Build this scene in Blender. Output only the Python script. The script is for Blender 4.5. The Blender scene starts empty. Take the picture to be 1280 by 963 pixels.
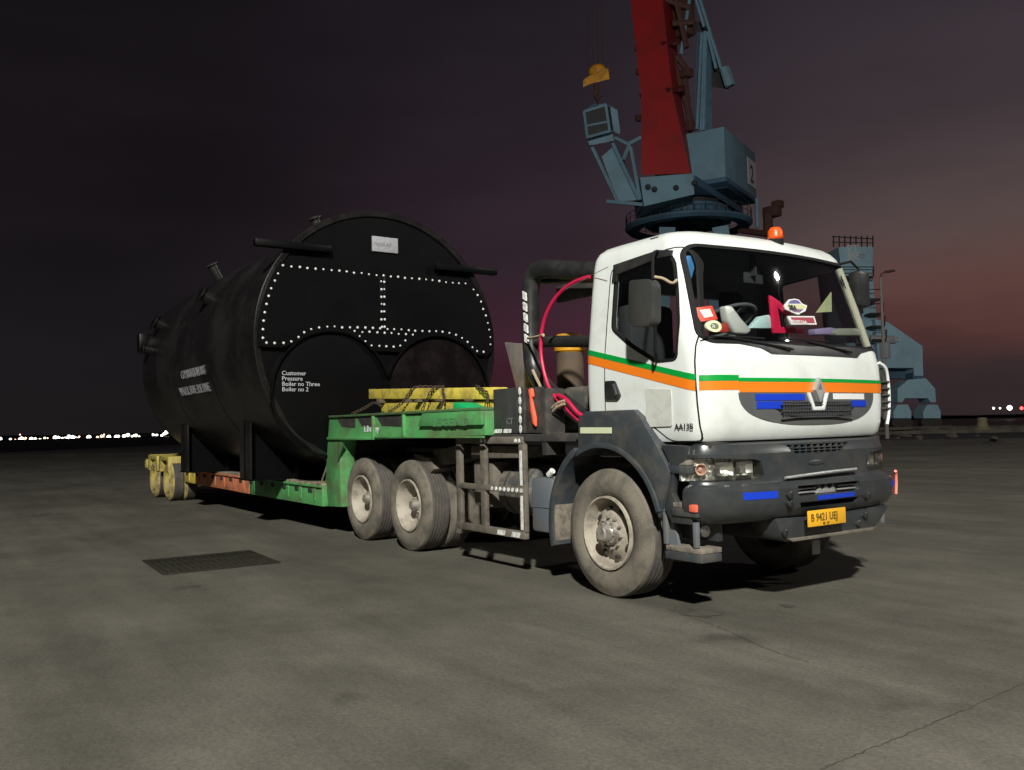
import bpy, bmesh, math, random
from mathutils import Vector, Matrix, noise
random.seed(7)
R = math.radians
scn = bpy.context.scene
COL = scn.collection

# ------------------------------------------------------------------ camera frame (metres; x forward along the truck, y away, z up)
CAM = Vector((5.775, -4.849, 1.4846)); YAW, PITCH, ROLL, F = -0.97673, 0.04677, -0.02191, 1084.9
_f = Vector((math.sin(YAW)*math.cos(PITCH), math.cos(YAW)*math.cos(PITCH), math.sin(PITCH)))
_r = Vector((math.cos(YAW), -math.sin(YAW), 0)); _u = _r.cross(_f)
RV = _r*math.cos(ROLL)+_u*math.sin(ROLL); UV = -_r*math.sin(ROLL)+_u*math.cos(ROLL); FV = _f
def H(px, py, ax, v):
    """survey helper: the point of a real plane (ax = v) on the sight line through a photo point"""
    d = FV+RV*((px-640)/F)-UV*((py-481.5)/F); i = 'xyz'.index(ax)
    return CAM+d*((v-CAM[i])/d[i])
def lin(c):
    return tuple(((x/255)/12.92 if x/255 <= .04045 else ((x/255+.055)/1.055)**2.4) for x in c)

# ------------------------------------------------------------------ materials
MATS = {}
def mat(name, col, rough=.6, metal=0., dirt=None, damt=.5, dscale=3., spec=.5, bump=0., bscale=40., emit=None, estr=0., coat=0., var=.12, dlow=.45, dhigh=.62):
    if name in MATS: return MATS[name]
    m = bpy.data.materials.new(name); m.use_nodes = True
    nt = m.node_tree; N = nt.nodes; L = nt.links; b = N['Principled BSDF']
    b.inputs['Roughness'].default_value = rough; b.inputs['Metallic'].default_value = metal
    b.inputs['Specular IOR Level'].default_value = spec; b.inputs['Coat Weight'].default_value = coat; b.inputs['Coat Roughness'].default_value = .08
    tc = N.new('ShaderNodeTexCoord')
    n1 = N.new('ShaderNodeTexNoise'); n1.inputs['Scale'].default_value = dscale*.6; n1.inputs['Detail'].default_value = 6
    L.new(tc.outputs['Object'], n1.inputs['Vector'])
    mx = N.new('ShaderNodeMix'); mx.data_type = 'RGBA'
    mx.inputs['A'].default_value = tuple(c*(1-var) for c in col)+(1,); mx.inputs['B'].default_value = tuple(min(1, c*(1+var)) for c in col)+(1,)
    L.new(n1.outputs['Fac'], mx.inputs['Factor']); out = mx.outputs['Result']
    if dirt:
        n2 = N.new('ShaderNodeTexNoise'); n2.inputs['Scale'].default_value = dscale; n2.inputs['Detail'].default_value = 8; n2.inputs['Roughness'].default_value = .65
        L.new(tc.outputs['Object'], n2.inputs['Vector'])
        mr = N.new('ShaderNodeMapRange'); mr.inputs['From Min'].default_value = dlow; mr.inputs['From Max'].default_value = dhigh; mr.inputs['To Max'].default_value = damt
        L.new(n2.outputs['Fac'], mr.inputs['Value'])
        m2 = N.new('ShaderNodeMix'); m2.data_type = 'RGBA'; m2.inputs['B'].default_value = tuple(dirt)+(1,)
        L.new(out, m2.inputs['A']); L.new(mr.outputs['Result'], m2.inputs['Factor']); out = m2.outputs['Result']
    L.new(out, b.inputs['Base Color'])
    if bump:
        n3 = N.new('ShaderNodeTexNoise'); n3.inputs['Scale'].default_value = bscale; n3.inputs['Detail'].default_value = 4
        L.new(tc.outputs['Object'], n3.inputs['Vector'])
        bp = N.new('ShaderNodeBump'); bp.inputs['Strength'].default_value = bump; bp.inputs['Distance'].default_value = .02
        L.new(n3.outputs['Fac'], bp.inputs['Height']); L.new(bp.outputs['Normal'], b.inputs['Normal'])
    if emit:
        b.inputs['Emission Color'].default_value = tuple(emit)+(1,); b.inputs['Emission Strength'].default_value = estr
    MATS[name] = m
    return m
def glass(name, tint=(1, 1, 1), rough=.03, base=.05):
    m = bpy.data.materials.new(name); m.use_nodes = True; nt = m.node_tree; N = nt.nodes; L = nt.links
    N.remove(N['Principled BSDF']); o = N['Material Output']
    t = N.new('ShaderNodeBsdfTransparent'); t.inputs['Color'].default_value = tuple(tint)+(1,)
    g = N.new('ShaderNodeBsdfGlossy'); g.inputs['Roughness'].default_value = rough
    lw = N.new('ShaderNodeLayerWeight'); lw.inputs['Blend'].default_value = .5
    p5 = N.new('ShaderNodeMath'); p5.operation = 'POWER'; L.new(lw.outputs['Facing'], p5.inputs[0]); p5.inputs[1].default_value = 4.
    fr = N.new('ShaderNodeMath'); fr.operation = 'MULTIPLY_ADD'; L.new(p5.outputs[0], fr.inputs[0]); fr.inputs[1].default_value = .85; fr.inputs[2].default_value = base
    mx = N.new('ShaderNodeMixShader'); L.new(fr.outputs[0], mx.inputs['Fac']); L.new(t.outputs[0], mx.inputs[1]); L.new(g.outputs[0], mx.inputs[2])
    L.new(mx.outputs[0], o.inputs['Surface']); MATS[name] = m
    return m
dust = (.20, .17, .13)
white_paint = mat('white_paint', (.72, .755, .735), .30, dirt=(.42, .40, .34), damt=.42, dscale=3.2, coat=.4, var=.03, dlow=.5, dhigh=.8, bump=.03, bscale=3)
grey_plastic = mat('grey_plastic', (.042, .05, .058), .42, dirt=(.12, .105, .085), damt=.5, dscale=5, bump=.1, bscale=150)
bumper_paint = mat('bumper_paint', (.032, .0365, .040), .30, dirt=(.075, .07, .06), damt=.35, dscale=4, coat=.25)
dusty_plastic = mat('dusty_plastic', (.07, .072, .07), .7, dirt=dust, damt=.8, dscale=8)
dusty_top = mat('dusty_tread', (.22, .19, .15), .9, dirt=(.09, .08, .07), damt=.7, dscale=12, bump=.3)
black_rubber = mat('black_rubber', (.010, .010, .011), .75, spec=.2)
black_plastic = mat('black_plastic', (.018, .019, .02), .38, dirt=(.06, .055, .05), damt=.4, dscale=6)
interior_dark = mat('interior_dark', (.03, .03, .033), .8)
interior_grey = mat('interior_grey', (.10, .10, .10), .8)
trim_cream = mat('trim_cream', (.24, .24, .18), .8)
tyre_side = mat('tyre_dusty', (.165, .145, .115), .92, dirt=(.07, .065, .055), damt=.75, dscale=4.5, bump=.25, bscale=60)
tyre_tread = mat('tyre_tread', (.075, .066, .06), .9, dirt=(.12, .105, .09), damt=.6, dscale=9, bump=.3, bscale=50)
rim_paint = mat('rim_dusty', (.38, .34, .28), .6, dirt=(.18, .15, .12), damt=.7, dscale=7, bump=.1)
hub_steel = mat('hub_steel', (.45, .42, .37), .4, .5, dirt=(.12, .10, .08), damt=.8, dscale=14)
dusty_steel = mat('dusty_steel', (.15, .13, .105), .85, dirt=(.07, .06, .05), damt=.7, dscale=7, bump=.25)
dark_steel = mat('dark_steel', (.035, .033, .032), .7, dirt=(.10, .085, .07), damt=.6, dscale=6)
chassis_black = mat('chassis_black', (.02, .019, .018), .8, dirt=(.06, .05, .042), damt=.6, dscale=5)
tank_blue = mat('tank_blue', (.11, .13, .15), .6, dirt=(.16, .14, .12), damt=.6, dscale=4)
stripe_green = mat('stripe_green', lin((8, 150, 60)), .35, coat=.4, var=.03)
stripe_orange = mat('stripe_orange', lin((236, 125, 30)), .35, coat=.4, var=.06)
blue_tape = mat('blue_tape', lin((24, 60, 188)), .35, var=.05)
white_tape = mat('white_tape', (.75, .75, .76), .4, var=.03)
refl_white = mat('reflector_white', (.8, .8, .78), .5, dirt=(.3, .27, .22), damt=.6, dscale=25, var=.03)
refl_lime = mat('reflector_lime', (.62, .66, .44), .5)
chrome = mat('chrome', (.75, .75, .72), .30, 1.)
silver = mat('silver_plastic', (.5, .5, .5), .3, .6)
plate_yellow = mat('plate_yellow', lin((226, 168, 40)), .5, var=.05)
ink_brown = mat('ink_brown', (.12, .075, .01), .6)
ink_black = mat('ink_black', (.03, .03, .03), .6)
ink_grey = mat('ink_grey', (.17, .17, .18), .8)
ink_white = mat('ink_white', (.62, .64, .66), .7)
hose_red = mat('hose_red', lin((188, 26, 70)), .45)
strap_beige = mat('strap_beige', (.42, .33, .23), .9)
beacon_orange = mat('beacon_orange', lin((225, 84, 22)), .35)
headlamp_glass = glass('headlamp_glass', (.95, .95, .93), .12, .12)
window_glass = glass('window_glass', (.92, .95, .95), .02, .065)
lamp_amber = mat('lamp_amber', lin((205, 165, 150)), .3)
red_orange = mat('lamp_red_orange', lin((235, 110, 85)), .45)
cloth_orange = mat('cloth_orange', lin((255, 105, 75)), .8)
cap_yellow = mat('cap_yellow', lin((215, 150, 20)), .5, dirt=(.2, .14, .05), damt=.5)
brown_metal = mat('brown_metal', (.10, .07, .045), .8, dirt=(.04, .035, .03), damt=.6)
pink_red = mat('pink_red', lin((225, 30, 75)), .5)
bag_plastic = mat('bag_plastic', (.62, .60, .56), .35)
paper_cyan = mat('paper_cyan', (.55, .72, .72), .6)
purple_cloth = mat('purple_cloth', (.30, .22, .40), .8)
pennant_blue = mat('pennant_blue', lin((70, 130, 185)), .8)
pennant_cream = mat('pennant_cream', (.55, .55, .30), .7)
sticker_red = mat('sticker_red', lin((190, 60, 45)), .5)
sticker_cream = mat('sticker_cream', (.6, .62, .42), .5)
green_paint = mat('green_paint', lin((84, 156, 92)), .5, dirt=(.11, .105, .06), damt=.7, dscale=2.6, bump=.15, bscale=20, var=.15)
green_dark = mat('green_worn', lin((70, 112, 66)), .6, dirt=(.09, .08, .05), damt=.75, dscale=5, var=.2)
orange_red = mat('orange_red_paint', lin((204, 120, 84)), .6, dirt=(.16, .10, .07), damt=.7, dscale=4, var=.15)
yellow_paint = mat('yellow_paint', lin((218, 196, 82)), .55, dirt=(.14, .10, .05), damt=.55, dscale=6, var=.1, bump=.2)
yellow_dusty = mat('yellow_dusty', lin((190, 172, 82)), .7, dirt=(.17, .14, .08), damt=.7, dscale=3, var=.15)
deck_wood = mat('deck_boards', (.26, .22, .15), .9, dirt=(.10, .085, .06), damt=.8, dscale=5, bump=.4, bscale=15)
cloth_green = mat('cloth_green', lin((10, 170, 100)), .7)
rust_chain = mat('rusty_chain', (.055, .035, .022), .85)
grey_board = mat('grey_board', (.17, .15, .14), .85, dirt=(.09, .075, .07), damt=.6, dscale=6)
boiler_black = mat('boiler_black', (.0085, .0078, .0078), .32, dirt=(.032, .029, .027), damt=.6, dscale=.9, spec=.35, bump=.05, bscale=6, var=.2)
boiler_matt = mat('boiler_face_black', (.0016, .0015, .0020), .40, dirt=(.004, .0036, .004), damt=.5, dscale=1.5, spec=.18)
boiler_inner = mat('boiler_primer', (.003, .0018, .002), .8, spec=.08, dirt=(.014, .009, .010), damt=.6, dscale=3)
rivet_white = mat('rivet_white', (.62, .63, .64), .5)
name_grey = mat('name_plate_grey', (.33, .33, .36), .5, dirt=(.18, .18, .2), damt=.5, dscale=20)
crane_blue = mat('crane_blue', lin((124, 162, 182)), .6, dirt=(.12, .19, .23), damt=.5, dscale=.25, var=.12)
crane_blue_dark = mat('crane_blue_dark', lin((78, 112, 138)), .7, dirt=(.05, .075, .095), damt=.6, dscale=.3)
crane_red = mat('crane_red', lin((165, 30, 34)), .55, dirt=(.16, .02, .02), damt=.5, dscale=.3, var=.15)
crane_dark = mat('crane_dark', (.04, .043, .048), .7)
crane_brown = mat('crane_brown', (.10, .045, .04), .8)
hook_yellow = mat('hook_yellow', lin((235, 165, 45)), .5, dirt=(.15, .07, .02), damt=.6, dscale=1.)
sign_white = mat('sign_white', (.62, .62, .62), .6)
pole_pale = mat('pole_pale', (.28, .24, .23), .6)
concrete_old = mat('concrete_old', (.14, .12, .10), .9, dirt=(.06, .05, .045), damt=.7, dscale=1.)
buff_stone = mat('buff_stone', (.28, .24, .14), .9)
iron_dark = mat('grate_iron', (.030, .028, .023), .95, spec=.05, dirt=(.045, .04, .03), damt=.6, dscale=12, bump=.3)
lamp_white = mat('lamp_glow_white', (.8, .8, .8), emit=(1, .97, .88), estr=7)
lamp_warm = mat('lamp_glow_warm', (.8, .7, .6), emit=(1, .62, .38), estr=4)
lamp_green = mat('lamp_glow_greenish', (.8, .8, .6), emit=(.86, 1, .66), estr=3.5)
lamp_red = mat('lamp_glow_red', (.8, .1, .1), emit=(1, .06, .06), estr=5)

# ------------------------------------------------------------------ mesh helpers
class MB:
    def __init__(s): s.v = []; s.f = []; s.m = []
    def add(s, vs, fs, mi=0, T=None):
        o = len(s.v)
        for p in vs:
            p = Vector(p); s.v.append(T @ p if T else p)
        for f in fs: s.f.append([i+o for i in f]); s.m.append(mi)
        return s
    def bm(s, b, mi=0, T=None):
        b.verts.index_update(); s.add([v.co.copy() for v in b.verts], [[v.index for v in f.verts] for f in b.faces], mi, T); b.free(); return s
    def box(s, x0, x1, y0, y1, z0, z1, bev=0, mi=0, T=None, seg=2):
        b = bmesh.new(); bmesh.ops.create_cube(b, size=1)
        for v in b.verts: v.co = Vector(((x0+x1)/2+v.co.x*(x1-x0), (y0+y1)/2+v.co.y*(y1-y0), (z0+z1)/2+v.co.z*(z1-z0)))
        if bev: bmesh.ops.bevel(b, geom=b.edges[:], offset=min(bev, .49*min(abs(x1-x0), abs(y1-y0), abs(z1-z0))), segments=seg, affect='EDGES', profile=.5)
        return s.bm(b, mi, T)
    def prism(s, pts, ax, a0, a1, bev=0, mi=0, T=None):
        """polygon in the two other axes, extruded from a0 to a1"""
        b = bmesh.new()
        def P(p, a): return {'x': (a, p[0], p[1]), 'y': (p[0], a, p[1]), 'z': (p[0], p[1], a)}[ax]
        lo = [b.verts.new(P(p, a0)) for p in pts]; hi = [b.verts.new(P(p, a1)) for p in pts]; n = len(pts)
        b.faces.new(lo); b.faces.new(hi[::-1])
        for i in range(n): b.faces.new((lo[i], hi[i], hi[(i+1) % n], lo[(i+1) % n]))
        bmesh.ops.recalc_face_normals(b, faces=b.faces[:])
        if bev: bmesh.ops.bevel(b, geom=b.edges[:], offset=bev, segments=2, affect='EDGES', profile=.5, clamp_overlap=True)
        return s.bm(b, mi, T)
    def ring(s, out, inn, ax, a0, a1, mi=0):
        def P(p, a): return {'x': (a, p[0], p[1]), 'y': (p[0], a, p[1]), 'z': (p[0], p[1], a)}[ax]
        n = len(out); vs = [P(p, a) for a in (a0, a1) for l in (out, inn) for p in l]; fs = []
        for i in range(n):
            j = (i+1) % n
            fs += [(i, j, n+j, n+i), (2*n+i, 3*n+i, 3*n+j, 2*n+j), (i, 2*n+i, 2*n+j, j), (n+i, n+j, 3*n+j, 3*n+i)]
        b = bmesh.new(); bv = [b.verts.new(v) for v in vs]
        for f in fs: b.faces.new([bv[i] for i in f])
        bmesh.ops.recalc_face_normals(b, faces=b.faces[:])
        return s.bm(b, mi)
    def tube(s, pts, r, n=10, mi=0, cap=True, T=None):
        pts = [Vector(p) for p in pts]; rs = r if isinstance(r, (list, tuple)) else [r]*len(pts)
        vs = []; fs = []; prev = None
        for i, p in enumerate(pts):
            t = (pts[min(i+1, len(pts)-1)]-pts[max(i-1, 0)]).normalized()
            if prev is None:
                a = Vector((0, 0, 1)) if abs(t.z) < .9 else Vector((1, 0, 0)); prev = t.cross(a).normalized()
            else: prev = (prev-t*prev.dot(t)).normalized()
            q = t.cross(prev)
            for k in range(n):
                w = 2*math.pi*k/n; vs.append(p+(prev*math.cos(w)+q*math.sin(w))*rs[i])
        for i in range(len(pts)-1):
            for k in range(n):
                k2 = (k+1) % n; fs.append((i*n+k, i*n+k2, (i+1)*n+k2, (i+1)*n+k))
        if cap: fs.append(tuple(range(n))[::-1]); fs.append(tuple((len(pts)-1)*n+k for k in range(n)))
        return s.add(vs, fs, mi, T)
    def lathe(s, prof, n=32, ax='y', mi=0, T=None, closed=False, mis=None):
        """profile of (along axis, radius)"""
        vs = []; fs = []; ms = []
        for a, r in prof:
            for k in range(n):
                w = 2*math.pi*k/n; c, d = r*math.cos(w), r*math.sin(w)
                vs.append({'y': (c, a, d), 'x': (a, c, d), 'z': (c, d, a)}[ax])
        m = len(prof)
        for i in range(m if closed else m-1):
            j = (i+1) % m
            for k in range(n):
                k2 = (k+1) % n; fs.append((i*n+k, i*n+k2, j*n+k2, j*n+k)); ms.append(mis[i] if mis else mi)
        o = len(s.f); s.add(vs, fs, mi, T); s.m[o:] = ms
        return s
    def cyl(s, p0, p1, r, n=16, mi=0): return s.tube([p0, p1], r, n, mi)
    def ball(s, c, r, mi=0, sc=(1, 1, 1), sub=2):
        b = bmesh.new(); bmesh.ops.create_icosphere(b, subdivisions=sub, radius=r)
        for v in b.verts: v.co = Vector((v.co.x*sc[0]+c[0], v.co.y*sc[1]+c[1], v.co.z*sc[2]+c[2]))
        return s.bm(b, mi)
    def mesh(s, name, mats, smooth=30, fix=True, shift=None):
        me = bpy.data.meshes.new(name)
        vs = [v-shift for v in s.v] if shift else s.v
        me.from_pydata([tuple(v) for v in vs], [], [tuple(f) for f in s.f])
        for mm in (mats if isinstance(mats, (list, tuple)) else [mats]): me.materials.append(mm)
        for i, p in enumerate(me.polygons): p.material_index = s.m[i]
        finish(me, smooth, fix)
        return me
def finish(me, smooth=30, fix=True):
    if fix:
        b = bmesh.new(); b.from_mesh(me); bmesh.ops.recalc_face_normals(b, faces=b.faces[:]); b.to_mesh(me); b.free()
    if smooth:
        for p in me.polygons: p.use_smooth = True
        me.set_sharp_from_angle(angle=R(smooth))
ORG = {}
def link(name, me, parent=None, label=None, loc=None, rot=None):
    o = bpy.data.objects.new(name, me); COL.objects.link(o)
    if parent: o.parent = parent
    if loc is not None: o.location = loc
    if rot is not None: o.rotation_euler = rot
    if label: o['label'] = label
    ORG[o.name] = ORG[parent.name] if parent else Vector((0, 0, 0))
    return o
def part(name, mb, mats, parent, label=None, smooth=30):
    """a part modelled in world space, hung on its thing"""
    return link(name, mb.mesh(name, mats, smooth, shift=ORG[parent.name]), parent, label)
def thing(name, label, cat, loc=(0, 0, 0), group=None, rot=None):
    o = bpy.data.objects.new(name, None); COL.objects.link(o); o.location = loc; o.empty_display_size = .3
    if rot: o.rotation_euler = rot
    o['label'] = label; o['category'] = cat
    if group: o['group'] = group
    ORG[o.name] = Vector(loc)
    return o
def solo(name, mb, mats, label, cat, base, group=None, smooth=30):
    base = Vector(base); o = link(name, mb.mesh(name, mats, smooth, shift=base)); o.location = base
    o['label'] = label; o['category'] = cat
    if group: o['group'] = group
    ORG[o.name] = base
    return o
def struct(name, mb, mats, smooth=0, kind='structure'):
    o = link(name, mb.mesh(name, mats, smooth)); o['kind'] = kind; return o
def tmp(mb, name='tmp'):
    o = bpy.data.objects.new(name, mb.mesh(name, black_rubber, 0, False)); COL.objects.link(o); return o
def boolean(a, cutters, op='DIFFERENCE'):
    """a: MB, cutters: list of MB; returns evaluated mesh"""
    oa = tmp(a); obs = [oa]
    for c in cutters:
        oc = tmp(c); obs.append(oc); md = oa.modifiers.new('b', 'BOOLEAN'); md.operation = op; md.solver = 'EXACT'; md.object = oc
    bpy.context.view_layer.update()
    dg = bpy.context.evaluated_depsgraph_get(); me = bpy.data.meshes.new_from_object(oa.evaluated_get(dg))
    for o in obs: bpy.data.objects.remove(o)
    return me
def frommesh(name, me, m, parent, label=None, smooth=30):
    me.materials.clear()
    for mm in (m if isinstance(m, (list, tuple)) else [m]): me.materials.append(mm)
    for p in me.polygons: p.material_index = 0
    for v in me.vertices: v.co -= ORG[parent.name]
    finish(me, smooth, False); me.name = name
    return link(name, me, parent, label)
def text_mb(s, size, loc, right, up, depth=.004, sx=1., align='LEFT'):
    cu = bpy.data.curves.new('t', 'FONT'); cu.body = s; cu.size = size; cu.extrude = depth; cu.resolution_u = 2; cu.align_x = align; cu.offset = size*.012
    o = bpy.data.objects.new('t', cu); COL.objects.link(o); bpy.context.view_layer.update()
    me = bpy.data.meshes.new_from_object(o.evaluated_get(bpy.context.evaluated_depsgraph_get()))
    bpy.data.objects.remove(o)
    r = Vector(right).normalized(); u = Vector(up).normalized(); n = r.cross(u); loc = Vector(loc)
    mb = MB(); mb.add([loc+r*v.co.x*sx+u*v.co.y+n*v.co.z for v in me.vertices], [list(p.vertices) for p in me.polygons])
    bpy.data.meshes.remove(me)
    return mb
def rnd(poly, r, n=4):
    """round the corners of a 2-D polygon"""
    out = []; m = len(poly)
    for i in range(m):
        p = Vector(poly[i]); a = Vector(poly[i-1]); b = Vector(poly[(i+1) % m])
        rr = min(r, (a-p).length*.45, (b-p).length*.45); A = p+(a-p).normalized()*rr; B = p+(b-p).normalized()*rr
        for k in range(n+1):
            t = k/n; out.append(tuple(A*(1-t)**2+p*2*t*(1-t)+B*t*t))
    return out
def inset(poly, d):
    n = len(poly); ar = sum(poly[i][0]*poly[(i+1) % n][1]-poly[(i+1) % n][0]*poly[i][1] for i in range(n)); sg = 1 if ar > 0 else -1
    out = []
    for i in range(n):
        p = Vector(poly[i]); a = (p-Vector(poly[i-1])); b = (Vector(poly[(i+1) % n])-p)
        if a.length < 1e-6: a = b
        if b.length < 1e-6: b = a
        t = (a.normalized()+b.normalized()).normalized(); nrm = Vector((-t.y, t.x))*sg; out.append(tuple(p+nrm*d))
    return out
def bez(P, n=8):
    """Catmull-Rom through points"""
    P = [Vector(p) for p in P]; out = []
    for i in range(len(P)-1):
        a = P[max(i-1, 0)]; b = P[i]; c = P[i+1]; d = P[min(i+2, len(P)-1)]
        for k in range(n):
            t = k/n; out.append(.5*((2*b)+(c-a)*t+(2*a-5*b+4*c-d)*t*t+(3*b-a-3*c+d)*t**3))
    out.append(P[-1]); return out

# ================================================================== SETTING
def ground():
    sea = MB(); sea.add([(-6000, -6000, -2.2), (6000, -6000, -2.2), (6000, 6000, -2.2), (-6000, 6000, -2.2)], [(0, 1, 2, 3)])
    m = mat('harbour_water', (.006, .007, .01), .5, spec=.2, bump=.5, bscale=.4)
    struct('water', sea, m)
    a = H(0, 574, 'z', 0); b = H(1280, 555, 'z', 0)
    d = (b-a).normalized(); n = Vector((d.y, -d.x, 0))         # n points back towards the camera side
    if (CAM-a).dot(n) < 0: n = -n
    m = bpy.data.materials.new('asphalt'); m.use_nodes = True; nt = m.node_tree; N = nt.nodes; L = nt.links; bs = N['Principled BSDF']
    tc = N.new('ShaderNodeTexCoord')
    def noi(sc, det=6, rough=.6, src=None, dist=0):
        x = N.new('ShaderNodeTexNoise'); x.inputs['Scale'].default_value = sc; x.inputs['Detail'].default_value = det; x.inputs['Roughness'].default_value = rough; x.inputs['Distortion'].default_value = dist
        L.new(src or tc.outputs['Object'], x.inputs['Vector']); return x.outputs['Fac']
    def rng(v, a0, a1, b0, b1):
        x = N.new('ShaderNodeMapRange'); x.inputs[1].default_value = a0; x.inputs[2].default_value = a1; x.inputs[3].default_value = b0; x.inputs[4].default_value = b1; L.new(v, x.inputs[0]); return x.outputs[0]
    def mth(op, a, b):
        x = N.new('ShaderNodeMath'); x.operation = op
        for i, q in enumerate((a, b)):
            if isinstance(q, (int, float)): x.inputs[i].default_value = q
            else: L.new(q, x.inputs[i])
        return x.outputs[0]
    mp = N.new('ShaderNodeMapping'); mp.inputs['Rotation'].default_value = (0, 0, R(-12)); mp.inputs['Scale'].default_value = (.16, 1.5, 1); L.new(tc.outputs['Object'], mp.inputs['Vector'])
    mp2 = N.new('ShaderNodeMapping'); mp2.inputs['Rotation'].default_value = (0, 0, R(35)); mp2.inputs['Scale'].default_value = (.12, 1.1, 1); L.new(tc.outputs['Object'], mp2.inputs['Vector'])
    v = rng(noi(.35, 5, .6), .3, .7, .72, 1.25)
    v = mth('MULTIPLY', v, rng(noi(2.2, 6, .65), .3, .7, .90, 1.10))
    v = mth('MULTIPLY', v, rng(noi(1., 5, .65, mp.outputs[0]), .38, .62, .86, 1.1))
    v = mth('MULTIPLY', v, rng(noi(7, 6, .7), .35, .65, .95, 1.05))
    v = mth('MULTIPLY', v, rng(noi(1.3, 4, .6, mp2.outputs[0]), .4, .65, .92, 1.09))
    v = mth('MULTIPLY', v, rng(noi(38, 3, .7), .3, .7, .76, 1.24))
    v = mth('MULTIPLY', v, rng(noi(190, 2, .7), .3, .7, .82, 1.18))
    st = rng(noi(.9, 3, .5), .66, .74, 1., .62); v = mth('MULTIPLY', v, st)
    for cx_, cy_, rad, wd, amp in ((-2, -46, 42.3, .16, 1.10), (-2, -46, 44.2, .2, .90), (-14, -40, 39.5, .22, 1.09), (10, -38, 34.5, .18, .88), (10, -38, 32.7, .18, .91), (-30, 30, 45., .25, .88), (-30, 30, 47.1, .25, .9), (16, 22, 26.5, .15, .9)):
        ds = N.new('ShaderNodeVectorMath'); ds.operation = 'DISTANCE'; L.new(tc.outputs['Object'], ds.inputs[0]); ds.inputs[1].default_value = (cx_, cy_, 0)
        e_ = mth('ABSOLUTE', mth('SUBTRACT', mth('ADD', ds.outputs['Value'], mth('MULTIPLY', noi(.3, 2), .5)), rad+.25), 0)
        k_ = rng(e_, wd*.4, wd*1.2, 1., 0.); k_ = mth('MULTIPLY', k_, rng(noi(1.7, 5, .7), .42, .6, 0., 1.))
        v = mth('MULTIPLY', v, mth('ADD', mth('MULTIPLY', k_, amp-1), 1.))
    cb = N.new('ShaderNodeVectorMath'); cb.operation = 'SCALE'; cb.inputs[0].default_value = (.109, .1015, .084); L.new(v, cb.inputs['Scale'])
    L.new(cb.outputs[0], bs.inputs['Base Color'])
    L.new(rng(noi(1.2, 4), .3, .7, .72, .95), bs.inputs['Roughness']); bs.inputs['Specular IOR Level'].default_value = .3
    bp = N.new('ShaderNodeBump'); bp.inputs['Strength'].default_value = .5; bp.inputs['Distance'].default_value = .012
    L.new(mth('ADD', noi(120, 3, .7), mth('MULTIPLY', noi(3, 4), 1.2)), bp.inputs['Height']); L.new(bp.outputs[0], bs.inputs['Normal'])
    yd = MB(); A = a-d*400; B = b+d*400; C = B+n*700; D = A+n*700
    poly = [A, B, C, D]; yd.prism([(p.x, p.y) for p in poly], 'z', -3., 0.)
    struct('yard_ground', yd, m)
    # quay apron beyond the yard: old dark concrete under the cranes, right of the view only
    q0 = H(1000, 553, 'z', 0)
    qa = q0-n*.02; q = MB(); pts = [qa-d*70, qa+d*300, qa+d*300-n*75, qa-d*70-n*75]
    q.prism([(p.x, p.y) for p in pts], 'z', -3, .03)
    struct('quay_apron', q, mat('apron_concrete', (.038, .033, .030), .9, dirt=(.085, .075, .065), damt=.7, dscale=.5, dlow=.5, dhigh=.75))
    # low kerb wall and rail line along the cranes
    k = MB(); p0 = H(1000, 546, 'z', .0)-n*1; k.add([], [])
    e = p0-d*40; g = p0+d*200
    for off, hh, w in ((0, .30, .5), (12, .42, 1.2), (26, .36, .8)):
        pts = [e-n*off, g-n*off, g-n*(off+w), e-n*(off+w)]; k.prism([(p.x, p.y) for p in pts], 'z', .02, hh)
    struct('quay_kerbs', k, concrete_old)
    # far shore
    fh = Vector((FV.x, FV.y, 0)).normalized(); rh = Vector((RV.x, RV.y, 0)).normalized()
    sh = MB(); rr = random.Random(3); s0 = -900; pts = []
    x = s0
    while x < 1700:
        pts.append((x, -2.1 + 2.0+rr.random()*3.5)); x += rr.uniform(12, 60)
    poly = [(s0, -2.1)]+pts+[(1700, -2.1)]
    T = Matrix.Translation(CAM+fh*1150-Vector((0, 0, CAM.z))) @ Matrix((tuple(rh)+(0,), tuple(fh)+(0,), (0, 0, 1, 0), (0, 0, 0, 1))).transposed().to_4x4()
    T = Matrix.Translation(Vector((CAM.x, CAM.y, 0))+fh*1150) @ Matrix(((rh.x, fh.x, 0), (rh.y, fh.y, 0), (0, 0, 1))).to_4x4()
    sh.prism(poly, 'y', 0, 120, T=T)
    struct('far_shore', sh, mat('shore_dark', (.01, .01, .011), .9))
ground()

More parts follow.
